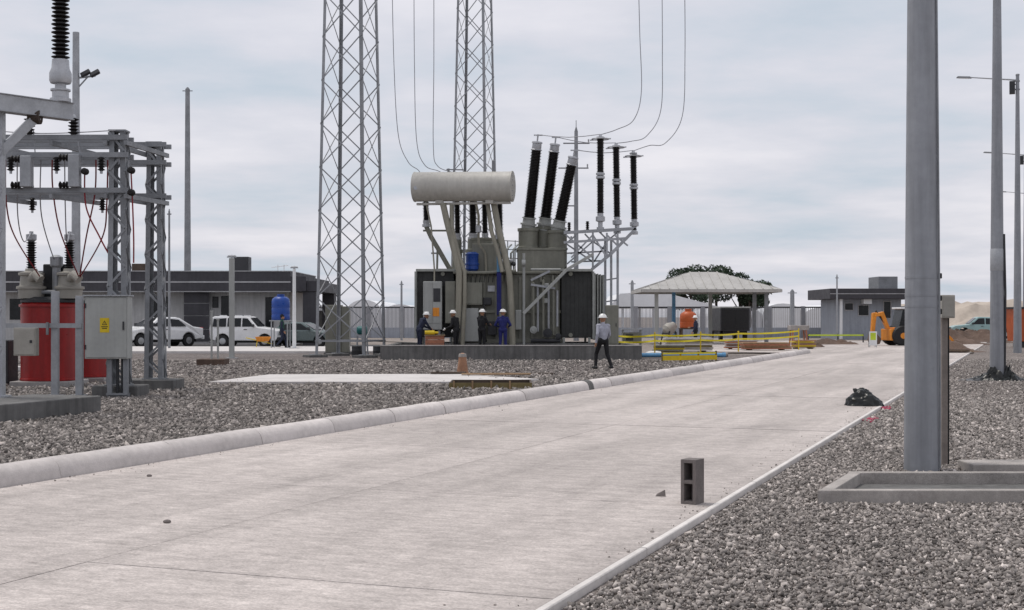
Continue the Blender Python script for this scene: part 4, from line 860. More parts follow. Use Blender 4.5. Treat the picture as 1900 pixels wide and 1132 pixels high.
mb = MB(); mb.lathe(ib, ib + Vector((0, 0, 0.78)), [(0, 0.19), (0.08, 0.19), (0.1, 0.15), (0.24, 0.15), (0.26, 0.18), (0.3, 0.18), (0.32, 0.1), (0.42, 0.1), (0.44, 0.18), (0.5, 0.2), (0.68, 0.2), (0.8, 0.16), (1, 0.15)], 18); mb.build('base_fitting', 'alu', pi, True)
i0 = ib + Vector((0, 0, 0.78)); mb = MB(); mb.lathe(i0, i0 + Vector((0, 0, 1.2)), shed_profile(1.2, 0.085, 0.165, 0.075), 20); mb.build('insulator', 'porcelain', pi, True)
i1 = i0 + Vector((0, 0, 1.2)); mb = MB(); mb.lathe(i1, i1 + Vector((0, 0, 0.4)), [(0, 0.12), (0.1, 0.17), (0.3, 0.2), (0.6, 0.22), (0.8, 0.22), (1, 0.16)], 18); mb.build('mid_fitting', 'alu', pi, True)
mb = MB(); mb.lathe(i1 + Vector((0, 0, 0.4)), i1 + Vector((0, 0, 1.6)), shed_profile(1.2, 0.085, 0.165, 0.075), 20); mb.build('insulator', 'porcelain', pi, True)

# bus gantry: two rows of lattice columns with beams
r = thing('bus_gantry', 'galvanised lattice gantry with bus beams behind the grey cabinet', 'gantry', (0, 0, 0))
def lat_col(x, y, ztop, wd, par, m='galv_dark'):
    c = bpy.data.objects.new('lattice_column', None); COL.objects.link(c); c.parent = par
    for sx in (-1, 1):
        for sy in (-1, 1):
            q = MB(); q.angle((x + sx * wd * 0.56, y + sy * wd * 0.5, 0.26), (x + sx * wd * 0.42, y + sy * wd * 0.4, ztop), 0.11, 0.014, (-sx, 0, 0), (0, -sy, 0)); q.build('chord', m, c)
    q = MB(); n = int((ztop - 0.3) / 0.42)
    for k in range(n):
        z0_, z1_ = 0.3 + 0.42 * k, 0.3 + 0.42 * (k + 1); f0 = wd * (0.55 - 0.13 * z0_ / ztop); f1 = wd * (0.55 - 0.13 * z1_ / ztop); s_ = 1 if k % 2 else -1
        for sy in (-1, 1): q.bar((x - f0 * s_, y + sy * wd * 0.46, z0_), (x + f1 * s_, y + sy * wd * 0.46, z1_), 0.012, 0.05)
        for sx in (-1, 1): q.bar((x + sx * (f0 + 0.004), y - wd * 0.44 * s_, z0_), (x + sx * (f1 + 0.004), y + wd * 0.44 * s_, z1_), 0.05, 0.012)
    q.build('lacing', m, c)
    q = MB(); q.box((x, y, 0.25), (wd * 1.3, wd * 1.2, 0.03)); q.build('base_plate', m, c)
    q = MB(); q.box((x, y, ztop), (wd * 0.95, wd * 0.9, 0.04)); q.build('cap_plate', m, c)
    return c
YA, YB, XC = 29.5, 32.5, -8.6
for x in (XC, -13.6):
    lat_col(x, YA, 5.80, 0.40, r); lat_col(x, YB, 5.93, 0.40, r)
def foot(x0, y0, x1, y1, h, name, label, m='concrete', cat='footing'):
    mb = MB(); mb.bb((x0, y0, -0.02), (x1, y1, h)); HOLES.append(((x0 + x1) / 2, (y0 + y1) / 2, (x1 - x0) / 2, (y1 - y0) / 2, 0)); return one(mb, name, m, label, cat, bevel=0.02)
foot(XC - 0.5, 29.15, XC + 0.5, 30.1, 0.24, 'concrete_footing', 'dark stained footing under the column behind the grey cabinet', 'concdark')
foot(XC - 0.8, 31.9, XC + 0.58, 33.0, 0.24, 'concrete_footing', 'brownish footing under the right lattice column of the gantry', 'concdark')
foot(-14.1, 29.0, -13.1, 30.1, 0.24, 'concrete_footing', 'footing of the gantry column past the left photo edge', 'concdark'); foot(-14.1, 32.0, -13.1, 33.0, 0.24, 'concrete_footing', 'rear footing of the gantry column past the left photo edge', 'concdark')
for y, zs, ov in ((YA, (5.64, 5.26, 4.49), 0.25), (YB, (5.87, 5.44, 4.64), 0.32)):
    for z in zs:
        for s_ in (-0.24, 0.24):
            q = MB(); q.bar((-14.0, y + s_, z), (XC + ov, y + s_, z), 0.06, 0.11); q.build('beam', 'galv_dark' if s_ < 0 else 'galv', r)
for x in (XC - 0.22, XC + 0.22, -10.0, -11.6, -13.6):
    for z in (5.52, 4.36): q = MB(); q.bar((x, YA - 0.3, z), (x, YB + 0.3, z + 0.14), 0.07, 0.1); q.build('cross_beam', 'galv_dark', r)
# fuse units on the gantry
def fuse(label, u, v0, v1, Y):
    a = P(u, v0, Y); b = P(u, v1, Y); rt = thing('fuse_unit', label, 'fuse unit', (a.x, Y - 0.34, b.z), 0, 'fuse units on the gantry'); h = a.z - b.z
    q = MB(); q.box((0, 0, h / 2), (0.24, 0.2, h)); q.build('housing', 'galv', rt, False, 0.015)
    for z in (h * 0.9, h * 0.06):
        q = MB(); q.lathe((-0.12, 0, z), (-0.34, 0, z), shed_profile(0.22, 0.045, 0.085, 0.06), 12); q.build('insulator', 'porcelain', rt, True)
    q = MB(); q.bar((0, 0.08, h * 0.5), (0, 0.2, h * 0.5), 0.1); q.bar((0, 0.08, 0.02), (0, 0.16, 0.02), 0.2, 0.06); q.build('bracket', 'galv_dark', rt)
    return rt
fuse('grey fuse unit with black insulators, left of two on the gantry', 60, 293, 350, YA); fuse('grey fuse unit with black insulators, right of two on the gantry', 148, 290, 350, YA)
for u, lb in ((62, 'black post insulator on the gantry top, left one'), (143, 'black post insulator on the gantry top, right one')):
    x = P(u, 240, YA).x; q = MB(); q.lathe((0, 0, 0), (0, 0, 0.36), shed_profile(0.36, 0.06, 0.12, 0.07), 14)
    o = one(q, 'post_insulator', 'porcelain', lb, 'insulator', (x, YA - 0.24, 5.695), 0, True, group='insulators on the gantry top')
    q = MB(); q.lathe((0, 0, 0.36), (0, 0, 0.44), [(0, 0.06), (0.5, 0.06), (1, 0.03)], 10); q.build('cap', 'alu', o, True)
for u, v, lb in ((243, 316, 'upper black string insulator at the gantry column'), (243, 357, 'lower black string insulator at the gantry column'), (157, 318, 'small black insulator right of the right fuse unit')):
    p = P(u, v, YA - 0.36); q = MB(); q.lathe((0, 0, 0), (0, 0.16, 0), shed_profile(0.16, 0.04, 0.075, 0.05), 12); one(q, 'string_insulator', 'porcelain', lb, 'insulator', (p.x, p.y - 0.06, p.z), 0, True)
for k, (u, v, Y, lb) in enumerate(((20, 290, YA, 'black pin insulator under the left end of the gantry middle beam'), (105, 288, YA, 'black pin insulator between the two fuse units'), (188, 288, YA, 'black pin insulator right of the right fuse unit'), (60, 368, YB, 'black pin insulator under the low rear beam, left one'), (190, 370, YB, 'black pin insulator under the low rear beam, right one'))):
    p = P(u, v, Y - 0.24); q = MB(); q.lathe((0, 0, 0), (0, 0, -0.3), shed_profile(0.3, 0.045, 0.085, 0.06), 12); o = one(q, 'pin_insulator', 'porcelain', lb, 'insulator', (p.x, Y - 0.24, (5.26 if Y == YA else 4.64) - 0.05), 0, True, group='pin insulators on the gantry')
    q = MB(); q.tube([(0, 0, -0.3), (0, 0, -0.36)], 0.03, 8); q.build('stud', 'alu', o, True)
# bus conductors and hanging leads
for k, (u0, v0, u1, v1, Y, lb) in enumerate(((0, 236, 215, 242, YA - 0.2, 'thin sagging conductor along the gantry top, front'), (0, 243, 240, 262, YB - 0.2, 'thin sagging conductor along the gantry top, rear'))):
    pa, pb = P(u0 - 80, v0, Y), P(u1, v1, Y); mm = (pa + pb) / 2 - Vector((0, 0, 0.1)); wire('conductor', lb, [pa, mm, pb], 0.012, cat='wire', group='conductors on the gantry')
leads = [([(10, 300), (12, 380), (28, 440), (42, 492)], 'redwire', 'red cable hanging at the far left of the gantry'), ([(97, 262), (98, 350), (112, 430), (128, 500)], 'redwire', 'long red cable hanging from the gantry between the fuse units'),
         ([(76, 318), (77, 400), (74, 470)], 'greywire', 'dark lead hanging below the left fuse unit'), ([(178, 270), (176, 360), (160, 440), (160, 500)], 'redwire', 'dark red cable crossing to the right bushing'),
         ([(157, 320), (160, 385), (185, 440), (205, 470)], 'redwire', 'red cable running from the right fuse unit to the column'), ([(243, 318), (246, 380), (248, 440), (248, 488)], 'redwire', 'red lead hanging between the two lattice columns'),
         ([(120, 290), (121, 380), (124, 448), (140, 450)], 'greywire', 'grey lead dropping to the right bushing cap'), ([(200, 300), (198, 380), (190, 440), (168, 478)], 'redwire', 'red cable sagging in front of the left lattice column'), ([(62, 240), (64, 270), (66, 292)], 'greywire', 'short grey jumper from the left top insulator'), ([(143, 240), (146, 270), (150, 290)], 'greywire', 'short grey jumper from the right top insulator'), ([(32, 300), (33, 400), (44, 448), (58, 446)], 'greywire', 'grey lead dropping to the left bushing cap')]
LB_, RB_, LC_, RC_ = (-11.68, 33.40, 2.70), (-10.74, 33.45, 2.70), (-12.04, 33.75, 3.86), (-11.10, 33.80, 3.86)
ends = [LB_, RB_, (-11.6, 34.25, 3.07), RB_, (XC - 0.19, 29.34, None), None, RC_, RB_, None, None, LC_]
for k, (pts, m, lb) in enumerate(leads):
    q = [P(u, v, 29.75 + 1.05 * i) for i, (u, v) in enumerate(pts)]
    if k not in (4, 5): q[0].z = 5.26 if len(pts) > 3 or k == 2 else q[0].z
    if k in (4, 5): q = [P(u, v, 29.25 + 0.02 * i) for i, (u, v) in enumerate(pts)]
    if len(pts) == 3 and k != 2: q = [P(u, v, 29.26) for u, v in pts]
    e_ = ends[k] if k < len(ends) else None
    if e_: q[-1] = Vector((e_[0], e_[1], q[-1].z if e_[2] is None else e_[2]))
    wire('hanging_cable', lb, q, 0.017 if m == 'redwire' else 0.013, m, 'cable', 'cables hanging from the gantry')

# red regulator tanks
def red_tank(label, x, y, full):
    rt = thing('regulator_tank', label, 'regulator', (x, y, 0), 0, 'red regulator tanks')
    q = MB(); q.box((0, 0, 0.06), (1.5, 1.5, 0.16)); q.build('base', 'concrete', rt, False, 0.02)
    q = MB(); q.lathe((0, 0, 0.14), (0, 0, 2.1), [(0, 0.70), (0.01, 0.72), (0.03, 0.72), (0.035, 0.70), (0.94, 0.70), (0.945, 0.74), (0.975, 0.74), (0.98, 0.70), (1, 0.66)], 40); q.build('tank', 'red', rt, True)
    q = MB(); q.lathe((0, 0, 2.1), (0, 0, 2.24), [(0, 0.70), (0.5, 0.70), (1, 0.55)], 32); q.build('lid', 'dark', rt, True)
    for bx, by in ((-0.38, -0.25), (0.56, -0.2)):
        if not full: continue
        bs = bpy.data.objects.new('bushing', None); COL.objects.link(bs); bs.parent = rt
        q = MB(); q.lathe((bx, by, 2.2), (bx, by, 2.95), [(0, 0.3), (0.3, 0.32), (0.32, 0.36), (0.4, 0.36), (0.42, 0.28), (0.75, 0.26), (0.78, 0.31), (0.86, 0.31), (0.9, 0.16), (1, 0.14)], 16); q.build('turret', 'boxbeige', bs, True)
        q = MB(); q.lathe((bx, by, 2.95), (bx, by, 3.62), shed_profile(0.67, 0.08, 0.13, 0.06), 14); q.build('insulator', 'porcelain', bs, True)
        q = MB(); q.lathe((bx, by, 3.62), (bx, by, 3.88), [(0, 0.07), (0.2, 0.13), (0.7, 0.13), (0.8, 0.05), (1, 0.05)], 12); q.build('head', 'alu', bs, True)
        q = MB(); q.tube([(bx - 0.08, by - 0.05, 2.6), (bx + 0.22, by - 0.32, 2.78), (bx + 0.36, by - 0.36, 2.66)], 0.12, 10); q.build('cable_box', 'boxbeige', bs, True)
    if full:
        q = MB(); q.box((0.1, 0.3, 2.65), (0.6, 0.5, 0.85)); q.build('mechanism_box', 'dark', rt, False, 0.03)
        q = MB(); q.lathe((0.2, -0.1, 2.2), (0.2, -0.1, 3.3), [(0, 0.1), (0.7, 0.1), (0.75, 0.16), (0.95, 0.16), (1, 0.06)], 12); q.build('breather', 'galv', rt, True)
        q = MB(); q.tube([(-0.7, -0.3, 2.36), (0.75, -0.35, 2.36)], 0.05, 8); q.build('top_pipe', 'galv_dark', rt, True)
    return rt
red_tank('bright red cylindrical regulator tank with bushings on top', -11.66, 34.0, True)
red_tank('darker red tank standing right behind the bright red one', -11.42, 36.0, False)
# second machine body at the far left behind the stand
mb = MB(); mb.box((0, 0, 0.6), (0.9, 0.7, 1.1)); q = one(mb, 'equipment_box', 'dark', 'dark equipment box left of the red tank', 'equipment box', (-13.25, 34.6, 0.0), 0, False, 0.03)
mb = MB(); mb.box((0, 0, 0.07), (1.0, 0.8, 0.14)); one(mb, 'cover_slab', 'concwhite', 'white concrete block at the left edge below the rail', 'slab', (G(14, 689).x - 0.1, G(14, 689).y + 0.5, 0), 0, False, 0.01)
# support rack with rail and small box
r = thing('support_rack', 'galvanised post and rail rack in front of the red tank', 'rack', (0, 29.5, 0))
for x, h in ((-10.0, 2.3), (-9.47, 2.2), (-11.6, 1.6)):
    q = MB(); q.bb((x - 0.075, -0.06, 0.03), (x + 0.075, 0.06, h)); q.build('post', 'galv', r, False, 0.006)
    q = MB(); q.box((x, 0, 0.02), (0.36, 0.3, 0.04)); q.build('base_plate', 'galv_dark', r)
q = MB(); q.bb((-12.2, -0.11, 1.50), (-9.4, -0.063, 1.60)); q.build('rail', 'galv', r)
for x in (-10.15, -11.3): q = MB(); q.bb((x, -0.16, 1.35), (x + 0.05, -0.112, 1.62)); q.build('clamp', 'galv_dark', r)
pa, pb = P(30, 660, 29.3), P(70, 608, 29.3)
r = thing('meter_cabinet', 'small beige box hanging on the rail before the red tank', 'box', ((pa.x + pb.x) / 2, 29.25, pa.z))
q = MB(); q.bb((-0.24, -0.1, 0), (0.24, 0.13, pb.z - pa.z)); q.build('body', 'boxbeige', r, False, 0.015)
q = MB(); q.bb((-0.21, -0.112, 0.03), (0.21, -0.1, pb.z - pa.z - 0.03)); dr = q.build('door', 'boxbeige', r, False, 0.004)
q = MB(); q.bb((0.12, -0.13, 0.28), (0.17, -0.112, 0.34)); q.build('handle', 'dark', dr)
# grey cabinet with warning sign
pa, pb = P(157, 666, 28.85), P(237, 550, 28.85)
r = thing('switch_cabinet', 'large light grey cabinet with a yellow warning sign', 'cabinet', ((pa.x + pb.x) / 2, 28.85, 0)); hw = (pb.x - pa.x) / 2
q = MB(); q.bb((-hw, 0, pa.z), (hw, 0.36, pb.z)); q.build('body', 'cabgrey', r, False, 0.012)
q = MB(); q.bb((-hw - 0.03, -0.05, pb.z), (hw + 0.03, 0.39, pb.z + 0.03)); q.build('rain_hood', 'galv', r, False, 0.006)
q = MB(); q.bb((-hw + 0.03, -0.018, pa.z + 0.03), (hw - 0.03, 0, pb.z - 0.03)); dr = q.build('door', 'cabgrey', r, False, 0.006)
q = MB(); q.bb((hw - 0.1, -0.045, pa.z + 0.62), (hw - 0.07, -0.018, pa.z + 0.8)); q.build('handle', 'dark', dr)
for z in (pa.z + 0.2, pb.z - 0.25): q = MB(); q.bb((-hw + 0.01, -0.03, z), (-hw + 0.04, -0.018, z + 0.1)); q.build('hinge', 'dark', dr)
sx_ = P(194, 0, 28.83).x - r.location.x; z0_, z1_ = P(0, 617, 28.83).z, P(0, 590, 28.83).z
q = MB(); q.bb((sx_ - 0.1, -0.024, z0_), (sx_ + 0.1, -0.018, z1_)); sg = q.build('warning_sign', 'yellow', dr)
q = MB(); zc = z0_ + 0.19; q.prism([(sx_ - 0.055, -0.025, zc - 0.03), (sx_ + 0.055, -0.025, zc - 0.03), (sx_, -0.025, zc + 0.07)], (0, -0.001, 0)); q.build('triangle_symbol', 'black', sg)
q = MB(); q.prism([(sx_ - 0.034, -0.0262, zc - 0.017), (sx_ + 0.034, -0.0262, zc - 0.017), (sx_, -0.0262, zc + 0.044)], (0, -0.001, 0)); q.build('triangle_field', 'yellow', sg)
q = MB(); q.prism([(sx_ + 0.006, -0.0274, zc + 0.034), (sx_ - 0.012, -0.0274, zc + 0.008), (sx_ + 0.002, -0.0274, zc + 0.008), (sx_ - 0.004, -0.0274, zc - 0.014), (sx_ + 0.014, -0.0274, zc + 0.014), (sx_, -0.0274, zc + 0.014)], (0, -0.0008, 0)); q.build('flash_symbol', 'black', sg)
for k, ww in enumerate((0.07, 0.055)):
    q = MB(); q.bb((sx_ - ww, -0.0255, zc - 0.075 - 0.035 * k), (sx_ + ww, -0.0242, zc - 0.058 - 0.035 * k)); q.build('text_line', 'black', sg)
q = MB()
for x in (-hw + 0.5, hw - 0.08):
    q.bb((x - 0.05, 0.1, 0.1), (x + 0.05, 0.2, pa.z))
q.bb((-hw + 0.45, 0.1, 0.02), (hw - 0.02, 0.35, 0.06)); q.bb((-hw + 0.45, 0.02, 0.06), (hw - 0.03, 0.3, 0.1)); q.build('stand', 'galv_dark', r)
q = MB(); q.tube([(-hw + 0.65, 0.2, 0.1), (-hw + 0.65, 0.2, pa.z)], 0.035, 8); q.tube([(-hw + 0.75, 0.2, 0.1), (-hw + 0.75, 0.2, pa.z)], 0.03, 8); q.build('conduit', 'dark', r, True)
# floodlight pole behind the gantry
q0 = P(141, 640, 46)
r = thing('floodlight_pole', 'grey pole with floodlights rising behind the gantry', 'lamp pole', (q0.x, 46, 0)); zt = P(0, 60, 46).z
q = MB(); q.lathe((0, 0, -0.02), (0, 0, zt), [(0, 0.17), (1, 0.11)], 16); q.build('shaft', 'galv', r, True)
za = P(0, 145, 46).z
q = MB(); q.bar((0, 0, za), (0.66, 0, za + 0.08), 0.06); q.bar((0.05, 0, za - 0.35), (0.4, 0, za + 0.04), 0.04); q.build('arm', 'galv_dark', r)
for x in (0.3, 0.62): 
    q = MB(); q.box((0, 0, 0), (0.34, 0.12, 0.16)); o = q.build('floodlight', 'dark', r, False, 0.02); o.location = (x + 0.03, -0.02, za + 0.16); o.rotation_euler = (R(-25), R(-28), 0)

# ================================================================== YARD OBJECTS
# pale slab with planks and formwork
pts = [G(388, 713), G(500, 699), G(862, 698), G(1000, 708), G(830, 713)]
mb = MB(); mb.prism([p + Vector((0, 0, -0.02)) for p in pts], (0, 0, 0.09)); one(mb, 'trench_slab', 'concwhite', 'long white concrete slab lying in the gravel', 'slab', bevel=0.01)
cxx = sum(p.x for p in pts) / 5; HOLES.append((-4.3, 37.3, 2.9, 2.2, 0))
r = thing('formwork_frame', 'brown and olive timber formwork at the right end of the white slab', 'formwork', tuple(G(910, 722)))
L_ = 2.0
for nm, a_, b_, m in (('board', (-1.0, 0, 0), (1.0, 0.04, 0.15), 'olivewood'), ('board', (-1.0, 1.6, 0), (1.0, 1.64, 0.15), 'darkwood'), ('board', (-1.0, 0.04, 0), (-0.96, 1.6, 0.148), 'darkwood'), ('board', (0.96, 0.04, 0), (1.0, 1.6, 0.148), 'darkwood')):
    mb = MB(); mb.bb(a_, b_); mb.build(nm, m, r)
for k in range(4): mb = MB(); mb.bb((-0.9 + 0.45 * k, -0.05, 0), (-0.86 + 0.45 * k, -0.002, 0.2)); mb.build('stake', 'wood', r)
mb = MB(); mb.bb((-0.95, 0.05, 0), (0.95, 1.59, 0.07)); mb.build('infill', 'soil', r)
HOLES.append((r.location.x, r.location.y + 0.8, 1.05, 0.9, 0))
for (u, v, L_, W_, rz, m, lb, z) in ((832, 698, 1.05, 0.5, R(3), 'darkwood', 'dark board lying left of the brown marker post', 0.10), (975, 695, 1.75, 0.55, R(9), 'darkwood', 'dark board lying flat behind the formwork', 0.02), (945, 703, 1.2, 0.3, R(-6), 'wood', 'pale plank lying across the slab end', 0.12), (905, 701, 1.5, 0.25, R(2), 'wood', 'pale plank lying between slab and dark board', 0.09)):
    p = G(u, v); mb = MB()
    if m == 'darkwood':
        r = thing('timber_board', lb, 'board', (p.x, p.y, z - 0.02), rz)
        for k in range(3): mb = MB(); w3 = W_ / 3; mb.bb((-L_ / 2 + 0.03 * k, -W_ / 2 + w3 * k, 0), (L_ / 2 - 0.04 * (k % 2), -W_ / 2 + w3 * (k + 1) - 0.01, 0.045)); mb.build('plank', m, r)
        mb = MB(); mb.bb((-L_ / 3, -W_ / 2 + 0.02, 0.046), (-L_ / 3 + 0.07, W_ / 2 - 0.02, 0.075)); mb.build('batten', m, r)
    else: mb.bb((-L_ / 2, -W_ / 2, 0), (L_ / 2, W_ / 2, 0.04)); one(mb, 'plank', m, lb, 'plank', (p.x, p.y, z), rz, False, 0.004)
p = G(858, 697); r = thing('marker_post', 'short brown orange tapered marker beside the dark board', 'marker', (p.x, p.y + 0.1, 0.05))
mb = MB(); mb.box((0, 0, 0.03), (0.36, 0.36, 0.05)); mb.build('base', 'cone', r, False, 0.01)
mb = MB(); mb.lathe((0, 0, 0.055), (0, 0, 0.62), [(0, 0.17), (0.5, 0.13), (0.85, 0.11), (0.95, 0.09), (1, 0.03)], 16); mb.build('cone', 'cone', r, True)
mb = MB(); mb.lathe((0, 0, 0.5), (0, 0, 0.6), [(0, 0.122), (0.8, 0.112), (1, 0.1)], 16); mb.build('collar', 'frameconc', r, True)
# footing with stub pipes, lamp posts, water tank, cabinet near tower
p = G(390, 678); foot(p.x - 0.5, p.y, p.x + 0.5, p.y + 0.9, 0.22, 'concrete_footing', 'brown stained footing with two thin pipes left of the white post', 'soil')
for dx_, h, lb in ((-0.05, 1.7, 'thin white pipe standing on the brown footing, left one'), (0.18, 1.4, 'thin white pipe standing on the brown footing, right one')):
    mb = MB(); mb.tube([(0, 0, 0), (0, 0, h)], 0.04, 8); mb.lathe((0, 0, h), (0, 0, h + 0.05), [(0, 0.055), (1, 0.055)], 8); one(mb, 'stub_pipe', 'cabgrey', lb, 'pipe', (p.x + dx_, p.y + 0.45, 0.22), 0, True)
def post_lamp(label, u, Y, h, wd, z0_, sq):
    r = thing('yard_lamp', label, 'lamp post', (P(u, 600, Y).x, Y, z0_), 0, 'white yard lamps')
    mb = MB()
    if sq: mb.bb((-wd / 2, -wd / 2, 0), (wd / 2, wd / 2, h))
    else: mb.lathe((0, 0, 0), (0, 0, h), [(0, wd / 2), (1, wd / 2 * 0.8)], 14)
    mb.build('shaft', 'white' if not sq else 'cabgrey', r, not sq, 0.01 if sq else 0)
    mb = MB(); mb.bar((-0.2, 0, h + 0.05), (0.2, 0, h + 0.05), 0.06, 0.05); mb.lathe((0, 0, h), (0, 0, h + 0.14), [(0, 0.05), (1, 0.04)], 8); mb.build('head', 'galv', r)
    mb = MB(); mb.bb((-0.16, -0.05, h + 0.078), (0.16, 0.1, h + 0.13)); mb.build('fixture', 'white', r, False, 0.01)
    mb = MB(); mb.box((0, 0, 0.01), (wd * 2.4, wd * 2.4, 0.03)); mb.build('base_plate', 'galv', r)
    return r
post_lamp('tall pale square post in front of the white jeep', 430, 56.5, 4.2, 0.2, 0.0, True)
post_lamp('slim white lamp post right of the blue water tank', 546, 69.5, 4.1, 0.2, 0.12, False)
# pavement and parking
mb = MB(); mb.prism([(-30, 64.0, -0.02), (-5.6, 64.0, -0.02), (-5.6, 74, -0.02), (-30, 74, -0.02)], (0, 0, 0.14)); tag(mb.build('pavement', 'concwhite', None, False, 0.02), kind='structure')
mb = MB(); mb.add([(-32, 74, 0.004), (-3, 74, 0.004), (-3, 84.2, 0.004), (-32, 84.2, 0.004)], [(0, 1, 2, 3)]); tag(mb.build('parking', 'asphalt'), kind='structure')
mb = MB(); mb.add([(-3, 62.6, -0.008), (14, 66, -0.008), (24, 78, -0.008), (30, 112, -0.008), (-20, 112, -0.008), (-5, 90, -0.008)], [(0, 1, 2, 3, 4, 5)]); tag(mb.build('dirt_yard', 'earth'), kind='structure')
# blue tank
Y = 71; r = thing('water_tank', 'bright blue plastic water tank on a metal stand before the building', 'water tank', (P(521, 600, Y).x, Y, 0.12)); zb, zt = P(0, 594, Y).z - 0.12, P(0, 546, Y).z - 0.12
mb = MB(); mb.lathe((0, 0, zb), (0, 0, zt), [(0, 0.46), (0.02, 0.48), (0.2, 0.48), (0.22, 0.465), (0.26, 0.48), (0.45, 0.48), (0.47, 0.465), (0.5, 0.48), (0.72, 0.48), (0.82, 0.44), (0.9, 0.3), (0.91, 0.2), (1, 0.2)], 28); mb.build('tank', 'blue', r, True)
mb = MB()
for sx in (-0.42, 0.42):
    for sy in (-0.42, 0.42): mb.bb((sx - 0.03, sy - 0.03, 0), (sx + 0.03, sy + 0.03, zb - 0.06))
mb.build('stand_legs', 'galv', r)
mb = MB(); mb.bb((-0.52, -0.52, zb - 0.06), (0.52, 0.52, zb)); mb.build('platform', 'galv', r)
# cabinet at the tower
r = thing('relay_cabinet', 'tall olive grey cabinet behind the near lattice tower', 'cabinet', (P(627, 600, 62.6).x, 62.6, 0))
h = P(0, 566, 62.6).z
mb = MB(); mb.bb((-0.55, -0.3, 0.1), (0.2, 0.35, h)); mb.build('body', 'olive', r, False, 0.02); mb = MB(); mb.bb((0.205, -0.28, 0.1), (0.55, 0.35, h - 0.06)); mb.build('side_bay', 'olive', r, False, 0.02)
mb = MB(); mb.bb((-0.5, -0.315, 0.2), (0.15, -0.3, h - 0.1)); dd = mb.build('door', 'olive', r, False, 0.004); mb = MB(); mb.bb((0.06, -0.335, 1.1), (0.1, -0.315, 1.3)); mb.build('handle', 'dark', dd)
mb = MB(); mb.bb((-0.6, -0.35, -0.01), (0.6, 0.4, 0.1)); mb.build('base', 'concdark', r)
r = thing('pump_set', 'small teal motor on a stand behind the right tower legs', 'pump', (P(672, 600, 62).x, 62, 0))
z0_ = P(0, 622, 62).z; mb = MB(); mb.lathe((-0.24, 0, z0_ + 0.22), (0.24, 0, z0_ + 0.22), [(0, 0.14), (0.1, 0.2), (0.85, 0.2), (0.9, 0.22), (1, 0.1)], 14); mb.build('motor', 'teal', r, True)
mb = MB(); mb.bb((-0.3, -0.2, z0_ - 0.05), (0.3, 0.2, z0_ + 0.02)); mb.build('tray', 'galv', r); mb = MB()
for sx in (-0.26, 0.26): mb.bar((sx, -0.15, 0), (sx * 0.8, -0.1, z0_ - 0.05), 0.05); mb.bar((sx, 0.15, 0), (sx * 0.8, 0.1, z0_ - 0.05), 0.05)
mb.build('stand', 'galv', r)
for u, Y, lb in ((662, 60.5, 'low dark drum at the foot of the near tower, left one'), (702, 60.2, 'low dark drum at the foot of the near tower, right one')):
    mb = MB(); mb.lathe((0, 0, 0), (0, 0, 0.45), [(0, 0.22), (0.05, 0.24), (0.45, 0.24), (0.5, 0.25), (0.55, 0.24), (0.95, 0.24), (1, 0.2)], 14); one(mb, 'drum', 'dark', lb, 'drum', (P(u, 600, Y).x, Y, 0), 0, True)

